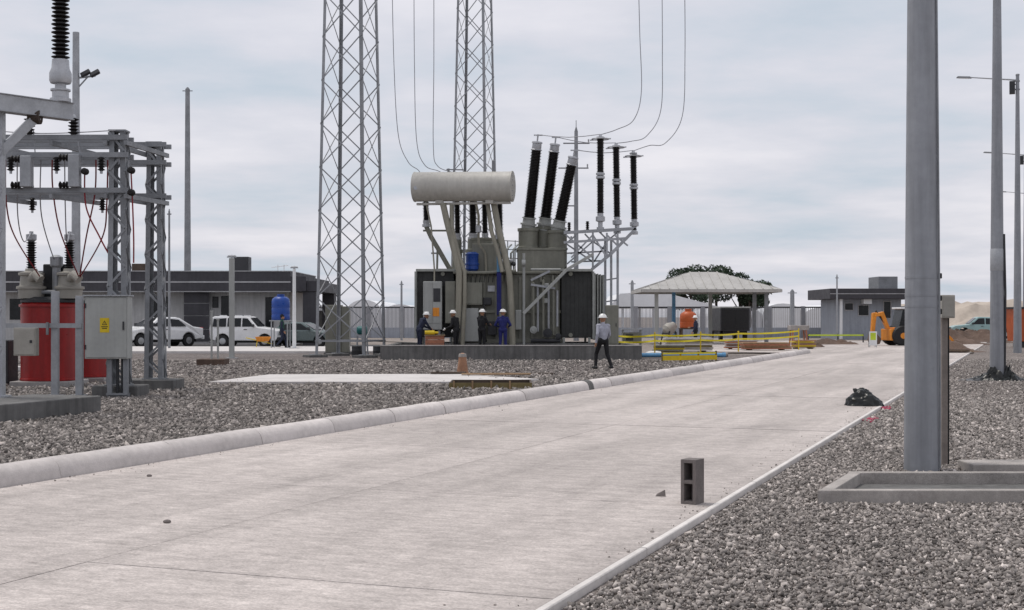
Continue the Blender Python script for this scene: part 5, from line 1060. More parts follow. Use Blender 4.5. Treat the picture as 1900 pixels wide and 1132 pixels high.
# ================================================================== CARS
def car(name, label, cat, loc, rz, paint, kind):
    r = thing(name, label, cat, loc, rz, 'parked vehicles'); W = 0.86
    if kind == 'jeep':
        Lr, Lf, belt, top = -1.9, 1.95, 1.12, 1.76; wx = (-1.18, 1.25); wr = 0.36
        outl = [(Lr, 0.45), (Lr - 0.03, 1.1), (Lr + 0.06, 1.68), (Lr + 0.2, 1.76), (0.15, 1.76), (0.3, 1.72), (0.82, 1.16), (1.75, 1.04), (Lf, 0.95), (Lf + 0.02, 0.5), (Lf - 0.1, 0.38)]
        wins = [[(-1.75, 1.18), (-1.72, 1.62), (-0.98, 1.66), (-0.98, 1.18)], [(-0.9, 1.18), (-0.9, 1.66), (-0.12, 1.66), (-0.12, 1.18)], [(-0.05, 1.18), (-0.05, 1.66), (0.24, 1.64), (0.66, 1.18)]]
        scr = ((0.36, 1.66), (0.8, 1.18))
    elif kind == 'pickup':
        Lr, Lf, belt, top = -2.5, 2.4, 1.1, 1.75; wx = (-1.55, 1.5); wr = 0.38
        outl = [(Lr, 0.55), (Lr, 1.08), (-0.95, 1.1), (-0.85, 1.55), (-0.72, 1.72), (0.35, 1.74), (0.5, 1.7), (1.15, 1.15), (2.15, 1.05), (Lf, 0.92), (Lf + 0.03, 0.5), (Lf - 0.1, 0.4)]
        wins = [[(-0.75, 1.16), (-0.68, 1.6), (-0.12, 1.64), (-0.12, 1.16)], [(-0.04, 1.16), (-0.04, 1.64), (0.4, 1.62), (0.92, 1.16)]]
        scr = ((0.56, 1.64), (1.1, 1.19))
    else:
        Lr, Lf, belt, top = -2.1, 2.15, 0.95, 1.42; wx = (-1.3, 1.35); wr = 0.32
        outl = [(Lr, 0.42), (Lr - 0.02, 0.9), (-1.55, 0.98), (-0.85, 1.38), (-0.6, 1.43), (0.15, 1.42), (0.4, 1.34), (1.05, 0.95), (1.9, 0.82), (Lf, 0.68), (Lf, 0.4), (Lf - 0.1, 0.3)]
        wins = [[(-1.15, 0.99), (-0.78, 1.3), (-0.3, 1.35), (-0.3, 0.99)], [(-0.22, 0.99), (-0.22, 1.35), (0.18, 1.34), (0.78, 0.99)]]
        scr = ((0.42, 1.3), (0.98, 0.99))
    zb = outl[0][1] - 0.06
    pts = list(outl)
    for c in sorted(wx, reverse=True):
        pts.append((c + wr * 1.12, zb))
        for k in range(1, 8): a_ = math.pi * k / 8; pts.append((c + wr * 1.12 * math.cos(a_), zb + wr * 1.05 * math.sin(a_) * 1.05))
        pts.append((c - wr * 1.12, zb))
    hw = lambda z: W - max(0, z - belt) / (top - belt) * 0.15
    n = len(pts); mb = MB(); mb.add([(x, -hw(z), z) for x, z in pts] + [(x, hw(z), z) for x, z in pts], [tuple(range(n)), tuple(range(2 * n - 1, n - 1, -1))] + [(i, (i + 1) % n, (i + 1) % n + n, i + n) for i in range(n)])
    body = mb.build('body', paint, r, False, 0.045)
    for s_ in (-1, 1):
        for wv in wins:
            mb = MB(); q = [Vector((x, s_ * (hw(z) + 0.006), z)) for x, z in wv]; mb.prism(q, (0, s_ * 0.008, 0)); mb.build('side_window', 'glass', r)
        mb = MB(); xm = wins[-1][-1][0] - 0.05; mb.box((xm, s_ * (W + 0.1), belt + 0.12), (0.12, 0.2, 0.16)); mb.build('mirror', 'dark', r, False, 0.02)
        mb = MB(); mb.bb((wins[-1][0][0] + 0.1, s_ * (W + 0.001), belt - 0.12), (wins[-1][0][0] + 0.28, s_ * (W + 0.025), belt - 0.08)); mb.build('door_handle', 'dark', r)
        mb = MB(); mb.box((Lf - 0.03, s_ * 0.6, outl[-2][1] + 0.3), (0.14, 0.3, 0.17)); mb.build('headlight', 'lens', r, False, 0.02)
        mb = MB(); mb.box((Lr + 0.03, s_ * 0.72, zb + 0.45), (0.14, 0.16, 0.26)); mb.build('tail_light', 'cartaillight', r, False, 0.02)
    (xa, za), (xb, zb2) = scr; mb = MB(); off = Vector((0.02, 0, 0.02)); mb.prism([Vector((xa, -0.6, za)) + off, Vector((xa, 0.6, za)) + off, Vector((xb, 0.7, zb2)) + off, Vector((xb, -0.7, zb2)) + off], (0.008, 0, 0.008)); mb.build('windscreen', 'glass', r)
    mb = MB(); mb.bb((Lf - 0.02, -0.36, outl[-2][1] + 0.2), (Lf + 0.035, 0.36, outl[-2][1] + 0.42)); mb.build('grille', 'dark', r, False, 0.01)
    mb = MB(); mb.bb((Lf - 0.08, -W + 0.02, zb), (Lf + 0.11, W - 0.02, zb + 0.2)); mb.build('front_bumper', 'dark' if kind != 'sedan' else paint, r, False, 0.04)
    mb = MB(); mb.bb((Lr - 0.1, -W + 0.02, zb), (Lr + 0.08, W - 0.02, zb + 0.2)); mb.build('rear_bumper', 'dark' if kind != 'sedan' else paint, r, False, 0.04)
    mb = MB(); mb.bb((Lr + 0.3, -W + 0.2, zb - 0.12), (Lf - 0.3, W - 0.2, zb + 0.3)); mb.build('underbody', 'black', r)
    for x in wx:
        for s_ in (-1, 1):
            wh = bpy.data.objects.new('wheel', None); COL.objects.link(wh); wh.parent = r; wh.location = (x, s_ * (W - 0.12), wr)
            mb = MB(); mb.lathe((0, -0.11, 0), (0, 0.11, 0), [(0, wr * 0.6), (0.02, wr * 0.93), (0.2, wr), (0.8, wr), (0.98, wr * 0.93), (1, wr * 0.6)], 22); mb.build('tyre', 'black', wh, True)
            mb = MB(); mb.lathe((0, 0.06 * s_, 0), (0, 0.118 * s_, 0), [(0, wr * 0.62), (0.8, wr * 0.6), (0.9, wr * 0.45), (1, wr * 0.18)], 14); mb.build('rim', 'rim', wh, True)
    if kind == 'jeep':
        mb = MB(); mb.lathe((Lr - 0.16, 0.1, 1.0), (Lr - 0.02, 0.1, 1.0), [(0, 0.28), (0.2, 0.33), (1, 0.33)], 16); mb.build('spare_wheel', 'black', r, True)
        mb = MB()
        for x in (-1.4, -0.5, 0.0): mb.bar((x, -0.62, 1.8), (x, 0.62, 1.8), 0.04, 0.05)
        mb.build('roof_rack', 'white', r)
    return r
car('parked_car', 'white jeep with roof rails parked side-on before the building', 'car', (P(459, 600, 76.5).x, 76.5, 0.01), R(-6), 'carwhite', 'jeep')
car('parked_car', 'white car parked nose towards the camera behind the gantry', 'car', (P(293, 600, 77).x, 77, 0.01), R(222), 'carwhite', 'sedan').scale = (1.12, 1.12, 1.2)
car('parked_car', 'grey green sedan parked right of the blue water tank', 'car', (P(562, 600, 77.5).x, 77.5, 0.01), R(-14), 'cargreen', 'sedan')
# orange barrow near the jeep
p = P(491, 640, 73); r = thing('wheelbarrow', 'small orange wheelbarrow in front of the white jeep', 'wheelbarrow', (p.x, 72.5, 0.12), R(10))
mb = MB(); mb.add([(-0.3, -0.25, 0.3), (0.3, -0.2, 0.3), (0.3, 0.2, 0.3), (-0.3, 0.25, 0.3), (-0.42, -0.33, 0.55), (0.45, -0.3, 0.55), (0.45, 0.3, 0.55), (-0.42, 0.33, 0.55)], [(3, 2, 1, 0), (4, 5, 6, 7), (0, 1, 5, 4), (1, 2, 6, 5), (2, 3, 7, 6), (3, 0, 4, 7)]); mb.build('tray', 'orange', r, False, 0.02)
mb = MB(); mb.lathe((0.5, -0.05, 0.17), (0.5, 0.05, 0.17), [(0, 0.15), (0.2, 0.17), (0.8, 0.17), (1, 0.15)], 14); mb.build('wheel', 'black', r, True)
mb = MB()
for s_ in (-1, 1): mb.tube([(0.5, 0.07 * s_, 0.17), (0, 0.2 * s_, 0.28), (-0.9, 0.3 * s_, 0.5)], 0.02, 6); mb.tube([(-0.3, 0.22 * s_, 0.3), (-0.35, 0.24 * s_, 0.0)], 0.02, 6)
mb.build('frame', 'yellow', r, True)

# ================================================================== OFFICE BUILDING
YB_ = 84.0; s_b = F / YB_
def bx(u): return (u - 950) / F * YB_
def bz(v): return HC - (v - HZ) / F * YB_
r = thing('office_building', 'long low building with charcoal roof band and pale grey walls', 'building', (0, YB_, 0))
def bpart(name, u0, v0, u1, v1, y0_, y1_, m, par=None, bevel=0.0, z0_=None):
    mb = MB(); mb.bb((bx(u0), y0_, bz(v1) if z0_ is None else z0_), (bx(u1), y1_, bz(v0))); return mb.build(name, m, par or r, False, bevel)
wl = bpart('wall', -120, 541, 536, 640, 0, 9, 'wall', z0_=-0.02)
fa = bpart('roof_fascia', -140, 505, 545, 540.5, -1.2, 9.4, 'fascia'); bpart('roof_fascia', 545.3, 514, 573, 541, -1.2, 9.4, 'fascia'); bpart('roof_fascia', 573.3, 522, 592, 541, -1.0, 9.4, 'fascia')
bpart('trim_strip', -140, 523, 545, 525.5, -1.225, -1.2, 'stripelight', fa); bpart('trim_strip', -140, 540.6, 545, 542.5, -1.18, -0.9, 'stripelight', fa); bpart('coping', -142, 503.5, 546, 505, -1.25, 9.45, 'stripelight', fa)
bpart('pillar', 566, 541.5, 590, 640, -0.9, 0.4, 'fascia', z0_=-0.02); bpart('pillar', 566, 541.5, 590, 640, 7.6, 8.8, 'fascia', z0_=-0.02)
bpart('rear_wall', 536.3, 575, 565.7, 640, 8.3, 8.6, 'wall', z0_=-0.02)
pn = [(542.5, 562), (563.5, 585), (586.5, 610), (611.5, 633)]
pc = bpart('pier', 347, 541.5, 391, 640, -0.6, -0.02, 'stripelight', None, 0.0, -0.02)
for v0, v1 in pn: bpart('pier_panel', 346, v0, 392, v1, -0.68, -0.6, 'fascia', pc, 0.01)
for (u0, v0, u1, v1, nm) in ((284, 552, 291, 600, 'window'), (306, 552, 313, 600, 'window'), (396, 552, 404, 570, 'window'), (412, 551, 424, 634, 'door'), (494, 553, 508, 634, 'door'), (120, 556, 150, 590, 'window'), (20, 556, 60, 592, 'window')):
    w_ = bpart(nm, u0 - 1.5, v0 - 1.5, u1 + 1.5, v1 + 1.0, -0.05, -0.004, 'dark'); bpart('pane', u0, v0, u1, v1, -0.065, -0.052, 'glass', w_)
bpart('roof_plant', 427, 475, 455, 503, 1.0, 2.0, 'dark', None, 0.02); bpart('roof_plant', 236, 488, 262, 503, 1.0, 2.2, 'darkwood', None, 0.02)
mb = MB()
for u in (500, 512): mb.tube([(bx(u), 3, bz(505)), (bx(u), 3, bz(488))], 0.03, 6)
mb.tube([(bx(488), 3, bz(493)), (bx(520), 3, bz(489))], 0.03, 6); mb.build('roof_antenna', 'white', r)
mb = MB(); mb.bb((bx(-120), -1.3, -0.01), (bx(536), -0.01, 0.10)); mb.build('step', 'concrete', r)
# tall poles behind the building
def plain_pole(label, u, vt, Y, r0_, r1_, m='pole'):
    q = MB(); h = P(0, vt, Y).z; q.lathe((0, 0, -0.02), (0, 0, h), [(0, r0_), (1, r1_)], 14); r = thing('utility_pole', label, 'pole', (P(u, 600, Y).x, Y, 0)); q.build('shaft', m, r, True)
    q = MB(); q.bar((-r1_ * 2.2, 0, h - 0.15), (r1_ * 2.2, 0, h - 0.15), 0.06); q.lathe((0, 0, h), (0, 0, h + 0.12), [(0, r1_ * 0.8), (1, r1_ * 0.4)], 8); q.build('top_fitting', 'galv_dark', r); return r
plain_pole('tall dark grey pole rising behind the office building', 348, 165, 101, 0.29, 0.17, 'galv_dark'); plain_pole('thin grey pole right of the lattice gantry column', 314, 392, 70, 0.07, 0.05, 'galv_dark')
# mast behind the transformer with cross arms
Y = 98; r = thing('mast', 'slim mast with cross arms behind the high voltage bushings', 'mast', (P(1069, 600, Y).x, Y, 0)); h = P(0, 236, Y).z
mb = MB(); mb.lathe((0, 0, -0.02), (0, 0, h), [(0, 0.2), (0.98, 0.13), (1, 0.04)], 12); mb.build('shaft', 'galv_dark', r, True)
for v, u0, u1 in ((266, 1045, 1094), (312, 1036, 1092), (382, 1040, 1072)):
    z = P(0, v, Y).z; q = MB(); q.bar(((u0 - 1069) / F * Y, 0, z), ((u1 - 1069) / F * Y, 0, z), 0.09); q.build('cross_arm', 'galv_dark', r)
    q = MB(); q.lathe(((u1 - 1071) / F * Y, 0, z), ((u1 - 1071) / F * Y, 0, z + 0.3), shed_profile(0.3, 0.04, 0.07, 0.07), 8); q.build('pin_insulator', 'alu', r)
mb = MB(); mb.tube([(0, 0, h), (0, 0, h + 0.5)], 0.03, 6); mb.build('spike', 'galv', r)

# ================================================================== BACK FENCE
YF = 112.0
r = thing('perimeter_fence', 'long grey barred perimeter fence with dark top rail at the back', 'fence', (0, YF, 0))
def fx(u): return (u - 950) / F * YF
zt = P(0, 571, YF).z; zw = P(0, 608, YF).z
us = list(np.arange(-60, 1790, 62)); barmesh = None; L_ = fx(62) - fx(0)
for k, u in enumerate(us):
    x = fx(u)
    q = MB(); q.bb((x - 0.16, -0.16, -0.02), (x + 0.16, 0.16, zt + 0.12)); q.build('post', 'fence', r)
    if barmesh is None:
        b1 = MB()
        for i in range(22): xx = 0.22 + (L_ - 0.44) * i / 21; b1.bb((xx - 0.03, -0.02, zw), (xx + 0.03, 0.02, zt - 0.02))
        barmesh = b1.mesh('bar_panel', 'fence'); b2 = MB()
        for i in range(14): xx = 0.25 + (L_ - 0.5) * i / 13; b2.bb((xx - 0.035, -0.02, zw), (xx + 0.035, 0.02, zt - 0.02))
        bar2 = b2.mesh('bar_panel', 'fencewhite'); t1 = MB(); t1.bb((0.165, -0.05, zt - 0.02), (L_ - 0.165, 0.05, zt + 0.09)); trail = t1.mesh('top_rail', 'dark'); w1 = MB(); w1.bb((0.165, -0.1, -0.02), (L_ - 0.165, 0.1, zw)); wmesh = w1.mesh('plinth_wall', 'wallblue')
    if k < len(us) - 1:
        for nm, me in (('bar_panel', bar2 if 1400 < u + 31 < 1560 else barmesh), ('top_rail', trail), ('plinth_wall', wmesh)): link(nm, me, r, (x, 0, 0))
# thin poles along the fence
for u, vt, Y, rr0, lb in ((745, 524, 100, 0.09, 'slim pole left of the transformer at the fence'), (1173, 523, 100, 0.14, 'slim pole with a box right of the transformer'), (1553, 512, 100, 0.07, 'slim pole at the left corner of the gatehouse'), (1470, 540, 104, 0.2, 'grey gate pillar pole between pavilion and gatehouse')):
    plain_pole(lb, u, vt, Y, rr0, rr0 * 0.8, 'galv')
# far white greenhouses beyond the fence
def greenhouse(label, u0, u1, vt, Y, depth, n):
    a_, b_ = P(u0, 588, Y).x, P(u1, 588, Y).x; h = P(0, vt, Y).z; r = thing('greenhouse', label, 'greenhouse', ((a_ + b_) / 2, Y, 0), 0, 'white greenhouses beyond the fence'); Wd = b_ - a_
    for k in range(n):
        w_ = Wd / n; x0_ = -Wd / 2 + w_ * k; hh = h * (0.86 + 0.14 * (k % 2)); q = MB()
        pr = [(x0_ + 0.05, -0.05), (x0_ + 0.05, hh * 0.62)] + [(x0_ + w_ / 2 - (w_ / 2 - 0.05) * math.cos(math.pi * i / 10), hh * 0.62 + hh * 0.38 * math.sin(math.pi * i / 10)) for i in range(1, 10)] + [(x0_ + w_ - 0.05, hh * 0.62), (x0_ + w_ - 0.05, -0.05)]
        q.prism([(x, 0, z) for x, z in pr], (0, depth, 0)); q.build('bay', 'greenhouse', r)
    return r
greenhouse('white sheeted greenhouse left of the transformer beyond the fence', 575, 775, 556, 150, 30, 3)
r = thing('white_canopy', 'white sloping tent roof left of the pavilion beyond the fence', 'canopy', (P(1240, 588, 125).x, 125, 0)); W_ = 90 / F * 125
q = MB(); q.prism([(-W_ - 1, 0, P(0, 571, 125).z), (-W_, 0, P(0, 545, 125).z), (-W_ * 0.2, 0, P(0, 540, 125).z), (W_, 0, P(0, 568, 125).z), (W_ + 0.4, 0, P(0, 571, 125).z)], (0, 14, 0)); q.build('roof', 'greenhouse', r)
for x in (-W_ + 0.3, -W_ * 0.3, W_ - 0.4):
    for y in (0.2, 13.5): q = MB(); q.bb((x - 0.08, y, -0.05), (x + 0.08, y + 0.16, P(0, 571, 125).z)); q.build('post', 'white', r)
greenhouse('white sheeted greenhouse between pavilion and gatehouse beyond the fence', 1340, 1640, 563, 165, 30, 4)
greenhouse('white greenhouse block far behind the office roof gap', 520, 590, 560, 160, 20, 2)

# ================================================================== TREES
def tree(label, x, y, h, w_, seed):
    rr = np.random.default_rng(seed); r = thing('tree', label, 'tree', (x, y, 0), 0, 'trees behind the pavilion')
    q = MB(); q.tube([(0, 0, -0.05), (0.1, 0, h * 0.25), (0.05, 0.1, h * 0.5), (0.15, 0, h * 0.8)], [0.22, 0.17, 0.12, 0.05], 8)
    cl = []
    for k in range(9):
        a_ = rr.uniform(0, 6.28); z0_ = h * rr.uniform(0.3, 0.6); c = Vector((w_ * 0.5 * rr.uniform(0.3, 0.95) * math.cos(a_), w_ * 0.5 * rr.uniform(0.3, 0.95) * math.sin(a_), h * rr.uniform(0.5, 0.93)))
        q.tube([(0.08, 0.05, z0_), (c.x * 0.5, c.y * 0.5, (z0_ + c.z) / 2), c], [0.08, 0.05, 0.02], 6); cl.append(c)
    q.build('trunk', 'bark', r, True)
    cl += [Vector((0, 0, h * 0.85)), Vector((0.3, 0, h * 0.7))]
    cs = []; 
    for c in cl:
        m_ = 420; v = rr.normal(size=(m_, 3)); v /= np.linalg.norm(v, axis=1)[:, None]; v *= (rr.uniform(0.25, 1, (m_, 1)) ** 0.5) * np.array([w_ * 0.24, w_ * 0.24, h * 0.12]) * rr.uniform(0.7, 1.2); cs.append(v + np.array(c))
    c = np.concatenate(cs); n = len(c); u_ = rr.normal(size=(n, 3)); u_ /= np.linalg.norm(u_, axis=1)[:, None]; t = np.cross(u_, rr.normal(size=(n, 3))); t /= np.linalg.norm(t, axis=1)[:, None]; sz = rr.uniform(0.09, 0.2, (n, 1))
    V = np.stack([c - u_ * sz, c + t * sz * 0.5, c + u_ * sz, c - t * sz * 0.5], 1).reshape(-1, 3)
    me = bpy.data.meshes.new('crown'); me.from_pydata(V.tolist(), [], [tuple(range(4 * i, 4 * i + 4)) for i in range(n)])
    at_ = me.attributes.new('tone', 'FLOAT', 'POINT'); at_.data.foreach_set('value', np.repeat(rr.uniform(0.6, 1.5, n), 4).astype(np.float32)); me.materials.append(M['leaf']); link('crown', me, r)
    return r
for k, (u, vt, Y, w_, lb) in enumerate(((1247, 508, 140, 3.4, 'leftmost and smallest tree behind the pavilion roof'), (1281, 495, 138, 5.2, 'bushy tree over the left roof slope of the pavilion'), (1328, 488, 142, 5.6, 'tallest tree above the pavilion roof peak'), (1372, 499, 139, 5.0, 'tree over the right roof slope of the pavilion'), (1390, 516, 137, 3.4, 'rightmost tree behind the pavilion'))):
    tree(lb, P(u, 588, Y).x, Y, P(0, vt, Y).z, w_, 40 + k)

# ================================================================== PAVILION
Y = 83.0; xa, xb = P(1190, 588, Y).x, P(1451, 588, Y).x; ze, za = P(0, 538, Y).z, P(0, 506, Y + 3.4).z
r = thing('pavilion', 'open pavilion with pale hipped ribbed roof on posts', 'pavilion', ((xa + xb) / 2, Y, 0)); hw = (xb - xa) / 2; D = 7.2; rl = 0.85
C = [Vector((-hw, 0, ze)), Vector((hw, 0, ze)), Vector((hw, D, ze)), Vector((-hw, D, ze))]; Rg = [Vector((-rl, D / 2, za)), Vector((rl, D / 2, za))]
for pp in ((C[0], C[1], Rg[1], Rg[0]), (C[1], C[2], Rg[1]), (C[2], C[3], Rg[0], Rg[1]), (C[3], C[0], Rg[0])):
    q = MB(); q.prism(pp, (0, 0, 0.05)); o = q.build('roof_slope', 'roof', r)
    n = int((pp[1] - pp[0]).length / 0.55); rib = MB()
    for k in range(1, n):
        b_ = pp[0].lerp(pp[1], k / n); f = k / n
        if len(pp) == 4:
            L0 = (pp[1] - pp[0]).length; s0 = (L0 / 2 - rl) / L0
            t = min(1, f / s0, (1 - f) / s0); e = b_.copy(); d_ = ((pp[2] + pp[3]) / 2 - (pp[0] + pp[1]) / 2); e = b_ + d_ * t
        else: d_ = pp[2] - (pp[0] + pp[1]) / 2; e = b_ + d_ * (1 - abs(2 * f - 1))
        if (e - b_).length > 0.2: rib.bar(b_ + Vector((0, 0, 0.07)), e + Vector((0, 0, 0.07)), 0.06, 0.05)
    rib.build('rib', 'roof', o)
q = MB(); q.bb((-hw, -0.03, ze - 0.14), (hw, 0.03, ze + 0.02)); q.bb((-hw, D - 0.03, ze - 0.14), (hw, D + 0.03, ze + 0.02)); q.bb((-hw - 0.03, 0.03, ze - 0.14), (-hw + 0.03, D - 0.03, ze + 0.02)); q.bb((hw - 0.03, 0.03, ze - 0.14), (hw + 0.03, D - 0.03, ze + 0.02)); q.build('eave_trim', 'roof', r)
cx_ = (xa + xb) / 2
for u, y, m in ((1218, 0.8, 'cabgrey'), (1422, 0.8, 'galv_dark'), (1250, D - 0.8, 'bluelight'), (1400, D - 0.8, 'galv_dark'), (1318, D - 0.8, 'cabgrey')):
    x = P(u, 588, Y + y).x - cx_; q = MB(); q.bb((x - 0.11, y - 0.11, -0.05), (x + 0.11, y + 0.11, ze + 0.02)); q.build('post', m, r)

# ================================================================== GATEHOUSE
Y = 104.0
def gx(u): return (u - 950) / F * Y
def gz(v): return HC - (v - HZ) / F * Y
r = thing('gatehouse', 'small blue grey gatehouse with charcoal flat roof left of the nearest pole', 'building', (0, Y, 0))
def gp(name, u0, v0, u1, v1, y0_, y1_, m, par=None, z0_=None, bevel=0.0):
    mb = MB(); mb.bb((gx(u0), y0_, gz(v1) if z0_ is None else z0_), (gx(u1), y1_, gz(v0))); return mb.build(name, m, par or r, False, bevel)
gp('wall', 1556, 555.3, 1672, 628, 0, 6, 'wallblue', None, -0.05); f_ = gp('roof_slab', 1533, 536, 1700, 555, -1.3, 6.5, 'fascia', None, None, 0.02); gp('trim_strip', 1533, 545, 1700, 546.3, -1.33, -1.3, 'stripelight', f_)
gp('roof_room', 1640, 512, 1676, 535.7, 1.5, 4.5, 'galv_dark', None, None, 0.02)
for u0, v0, u1, v1, m in ((1568, 563, 1582, 575, 'glass'), (1593, 567, 1611, 585, 'glass'), (1640, 560, 1652, 590, 'glass')):
    w_ = gp('window', u0 - 1.5, v0 - 1.5, u1 + 1.5, v1 + 1.5, -0.05, -0.004, 'stripelight'); gp('pane', u0, v0, u1, v1, -0.07, -0.052, m, w_)
gp('pillar', 1553, 555.3, 1557.5, 628, -1.0, -0.8, 'white', None, -0.05); gp('awning', 1597, 555.5, 1612, 564, -0.9, -0.05, 'white')

# ================================================================== MACHINES AND MATERIALS IN THE BACK YARD
# backhoe
Y = 80.0; r = thing('backhoe', 'orange backhoe with folded digging arm partly behind the nearest pole', 'backhoe', (P(1690, 600, Y).x, Y, 0.035), R(8)); r.scale = (1.0, 1.0, 0.9)
mb = MB(); mb.prism([(-1.2, -0.45, 0.7), (1.7, -0.45, 0.7), (1.75, -0.45, 1.35), (0.5, -0.45, 1.5), (0.4, -0.45, 1.2), (-1.2, -0.45, 1.2)], (0, 0.9, 0)); mb.build('body', 'orange', r, False, 0.04)
mb = MB(); mb.prism([(-1.0, -0.6, 1.2), (0.45, -0.6, 1.2), (0.4, -0.6, 2.4), (-0.75, -0.6, 2.4)], (0, 1.2, 0)); cb_ = mb.build('cab', 'glass', r, False, 0.03)
mb = MB(); mb.bb((-0.9, -0.68, 2.4), (0.5, 0.68, 2.52)); mb.build('cab_roof', 'white', r, False, 0.03)
for x, wr_ in ((-0.85, 0.66), (1.2, 0.46)):
    for s_ in (-1, 1):
        wh = bpy.data.objects.new('wheel', None); COL.objects.link(wh); wh.parent = r; wh.location = (x, s_ * 0.72, wr_)
        mb = MB(); mb.lathe((0, -0.2, 0), (0, 0.2, 0), [(0, wr_ * 0.6), (0.03, wr_ * 0.92), (0.2, wr_), (0.8, wr_), (0.97, wr_ * 0.92), (1, wr_ * 0.6)], 20); mb.build('tyre', 'black', wh, True)
        mb = MB(); mb.lathe((0, 0.1 * s_, 0), (0, 0.21 * s_, 0), [(0, wr_ * 0.6), (0.7, wr_ * 0.55), (1, wr_ * 0.2)], 12); mb.build('rim', 'orange', wh, True)
R0 = [(-1.35, 0, 0.9)]
mb = MB(); mb.bb((-1.55, -0.75, 0.35), (-1.22, 0.75, 1.1)); mb.build('stabiliser_frame', 'orange', r, False, 0.03)
# digging arm swung forward over the rear: boom, dipper, bucket (tail faces the left of the picture)
mb = MB(); mb.prism([(0.3, -1.1, 1.9), (1.0, -1.1, 2.0), (1.55, -1.1, 1.9), (1.75, -1.1, 1.55), (1.5, -1.1, 1.45), (1.0, -1.1, 1.65), (0.3, -1.1, 1.55)], (0, 0.28, 0)); o = mb.build('loader_arm', 'orange', r, False, 0.03)
mb = MB(); mb.prism([(-1.45, -0.16, 0.9), (-1.3, -0.16, 1.0), (-1.75, -0.16, 2.25), (-2.3, -0.16, 2.1), (-2.3, -0.16, 1.9), (-1.9, -0.16, 1.95)], (0, 0.32, 0)); mb.build('boom', 'orange', r, False, 0.03)
mb = MB(); mb.prism([(-2.15, -0.13, 2.2), (-2.42, -0.13, 2.15), (-2.5, -0.13, 0.75), (-2.3, -0.13, 0.75)], (0, 0.26, 0)); mb.build('dipper', 'orange', r, False, 0.03)
mb = MB(); mb.prism([(-2.5, -0.3, 0.8), (-2.25, -0.3, 0.8), (-1.95, -0.3, 0.45), (-2.05, -0.3, 0.12), (-2.45, -0.3, 0.05), (-2.6, -0.3, 0.4)], (0, 0.6, 0)); mb.build('bucket', 'soil', r, False, 0.02)
mb = MB(); mb.tube([(-1.5, 0, 1.3), (-2.2, 0, 2.3)], 0.06, 8); mb.build('ram', 'dark', r, True)
mb = MB(); mb.prism([(1.9, -0.85, 0.1), (2.5, -0.85, 0.05), (2.2, -0.85, 0.5), (1.95, -0.85, 0.75)], (0, 1.7, 0)); mb.build('front_bucket', 'orange', r, False, 0.02)
mb = MB()
for s_ in (-0.5, 0.5): mb.bar((0.6, s_, 1.2), (1.95, s_, 0.5), 0.12, 0.18)
mb.build('loader_link', 'orange', r)
# warning sign board
p = G(1620, 645, 0.035); r = thing('site_sign', 'yellow green site sign board standing by the orange backhoe', 'sign', (p.x, p.y, 0.035), R(-4)); s_ = F / p.y
mb = MB(); mb.bb((-0.21, -0.015, 0.12), (0.21, 0.015, 0.9)); b_ = mb.build('board', 'white', r); mb = MB(); mb.bb((-0.15, -0.02, 0.42), (0.15, -0.016, 0.82)); mb.build('panel', 'hivis', b_)
mb = MB()
for x in (-0.18, 0.18): mb.bar((x, 0.02, 0), (x, 0.02, 0.9), 0.04); mb.bar((x, 0.4, 0), (x, 0.03, 0.85), 0.03)
mb.build('legs', 'galv', r)
# soil heaps
def mound(name, label, c, rx, ry, h, seed, m, peaks=3):
    rr = np.random.default_rng(seed); n = 44; cs = [(rr.uniform(-0.4, 0.4), rr.uniform(-0.35, 0.35), rr.uniform(0.25, 0.5), rr.uniform(0.5, 1)) for _ in range(peaks)]; vs = []; fs = []
    ph = rr.uniform(0, 6.28, (8, 3))
    for i in range(n + 1):
        for j in range(n + 1):
            x, y = 2 * i / n - 1, 2 * j / n - 1; rad = math.hypot(x, y); e = max(0, 1 - rad ** 2)
            z = max(k * math.exp(-((x - a_) ** 2 + (y - b_) ** 2) / (w2 * w2)) for a_, b_, w2, k in cs) * e ** 0.8
            for q, (f1, f2, f3) in enumerate(ph): z += 0.10 / (1 + q * 0.5) * math.sin(f1 * 3 * (q + 1) * x + f2) * math.sin(f3 * 2.5 * (q + 1) * y + f1) * e
            vs.append((x * rx, y * ry, max(z, 0) * h if rad < 0.985 else -0.06))
    for i in range(n):
        for j in range(n): a_ = i * (n + 1) + j; fs.append((a_, a_ + n + 1, a_ + n + 2, a_ + 1))
    mb = MB(); mb.add(vs, fs); return one(mb, name, m, label, 'soil heap', c, 0, True)
mound('soil_heap', 'brown soil heap right behind the nearest pole at the road end', (P(1772, 600, 66).x, 68, 0), 2.2, 2.2, 0.75, 3, 'soil', 5)
mound('soil_heap', 'larger brown soil heap between the pole and the pale spoil', (P(1758, 600, 84).x, 85, 0), 3.2, 3.0, 1.5, 5, 'soil', 4)
mound('spoil_heap', 'long pale beige spoil heap on the right skyline', (P(1815, 600, 118).x, 120, 0), 17.0, 8, 3.7, 21, 'palesoil', 14)
mound('soil_heap', 'low brown rubble heap left of the backhoe sign', (P(1545, 600, 84).x, 84, 0), 2.2, 1.3, 0.5, 8, 'soil', 5)
mound('soil_heap', 'small dark rubble heap near the end of the kerb', (P(1506, 600, 76).x, 76, 0), 1.2, 0.8, 0.42, 12, 'soil', 4)
mound('rubble_heap', 'low grey brown rubble heap before the pale teal pickup', (P(1800, 600, 92).x, 93, 0), 3.4, 2.2, 1.0, 31, 'soil', 9)
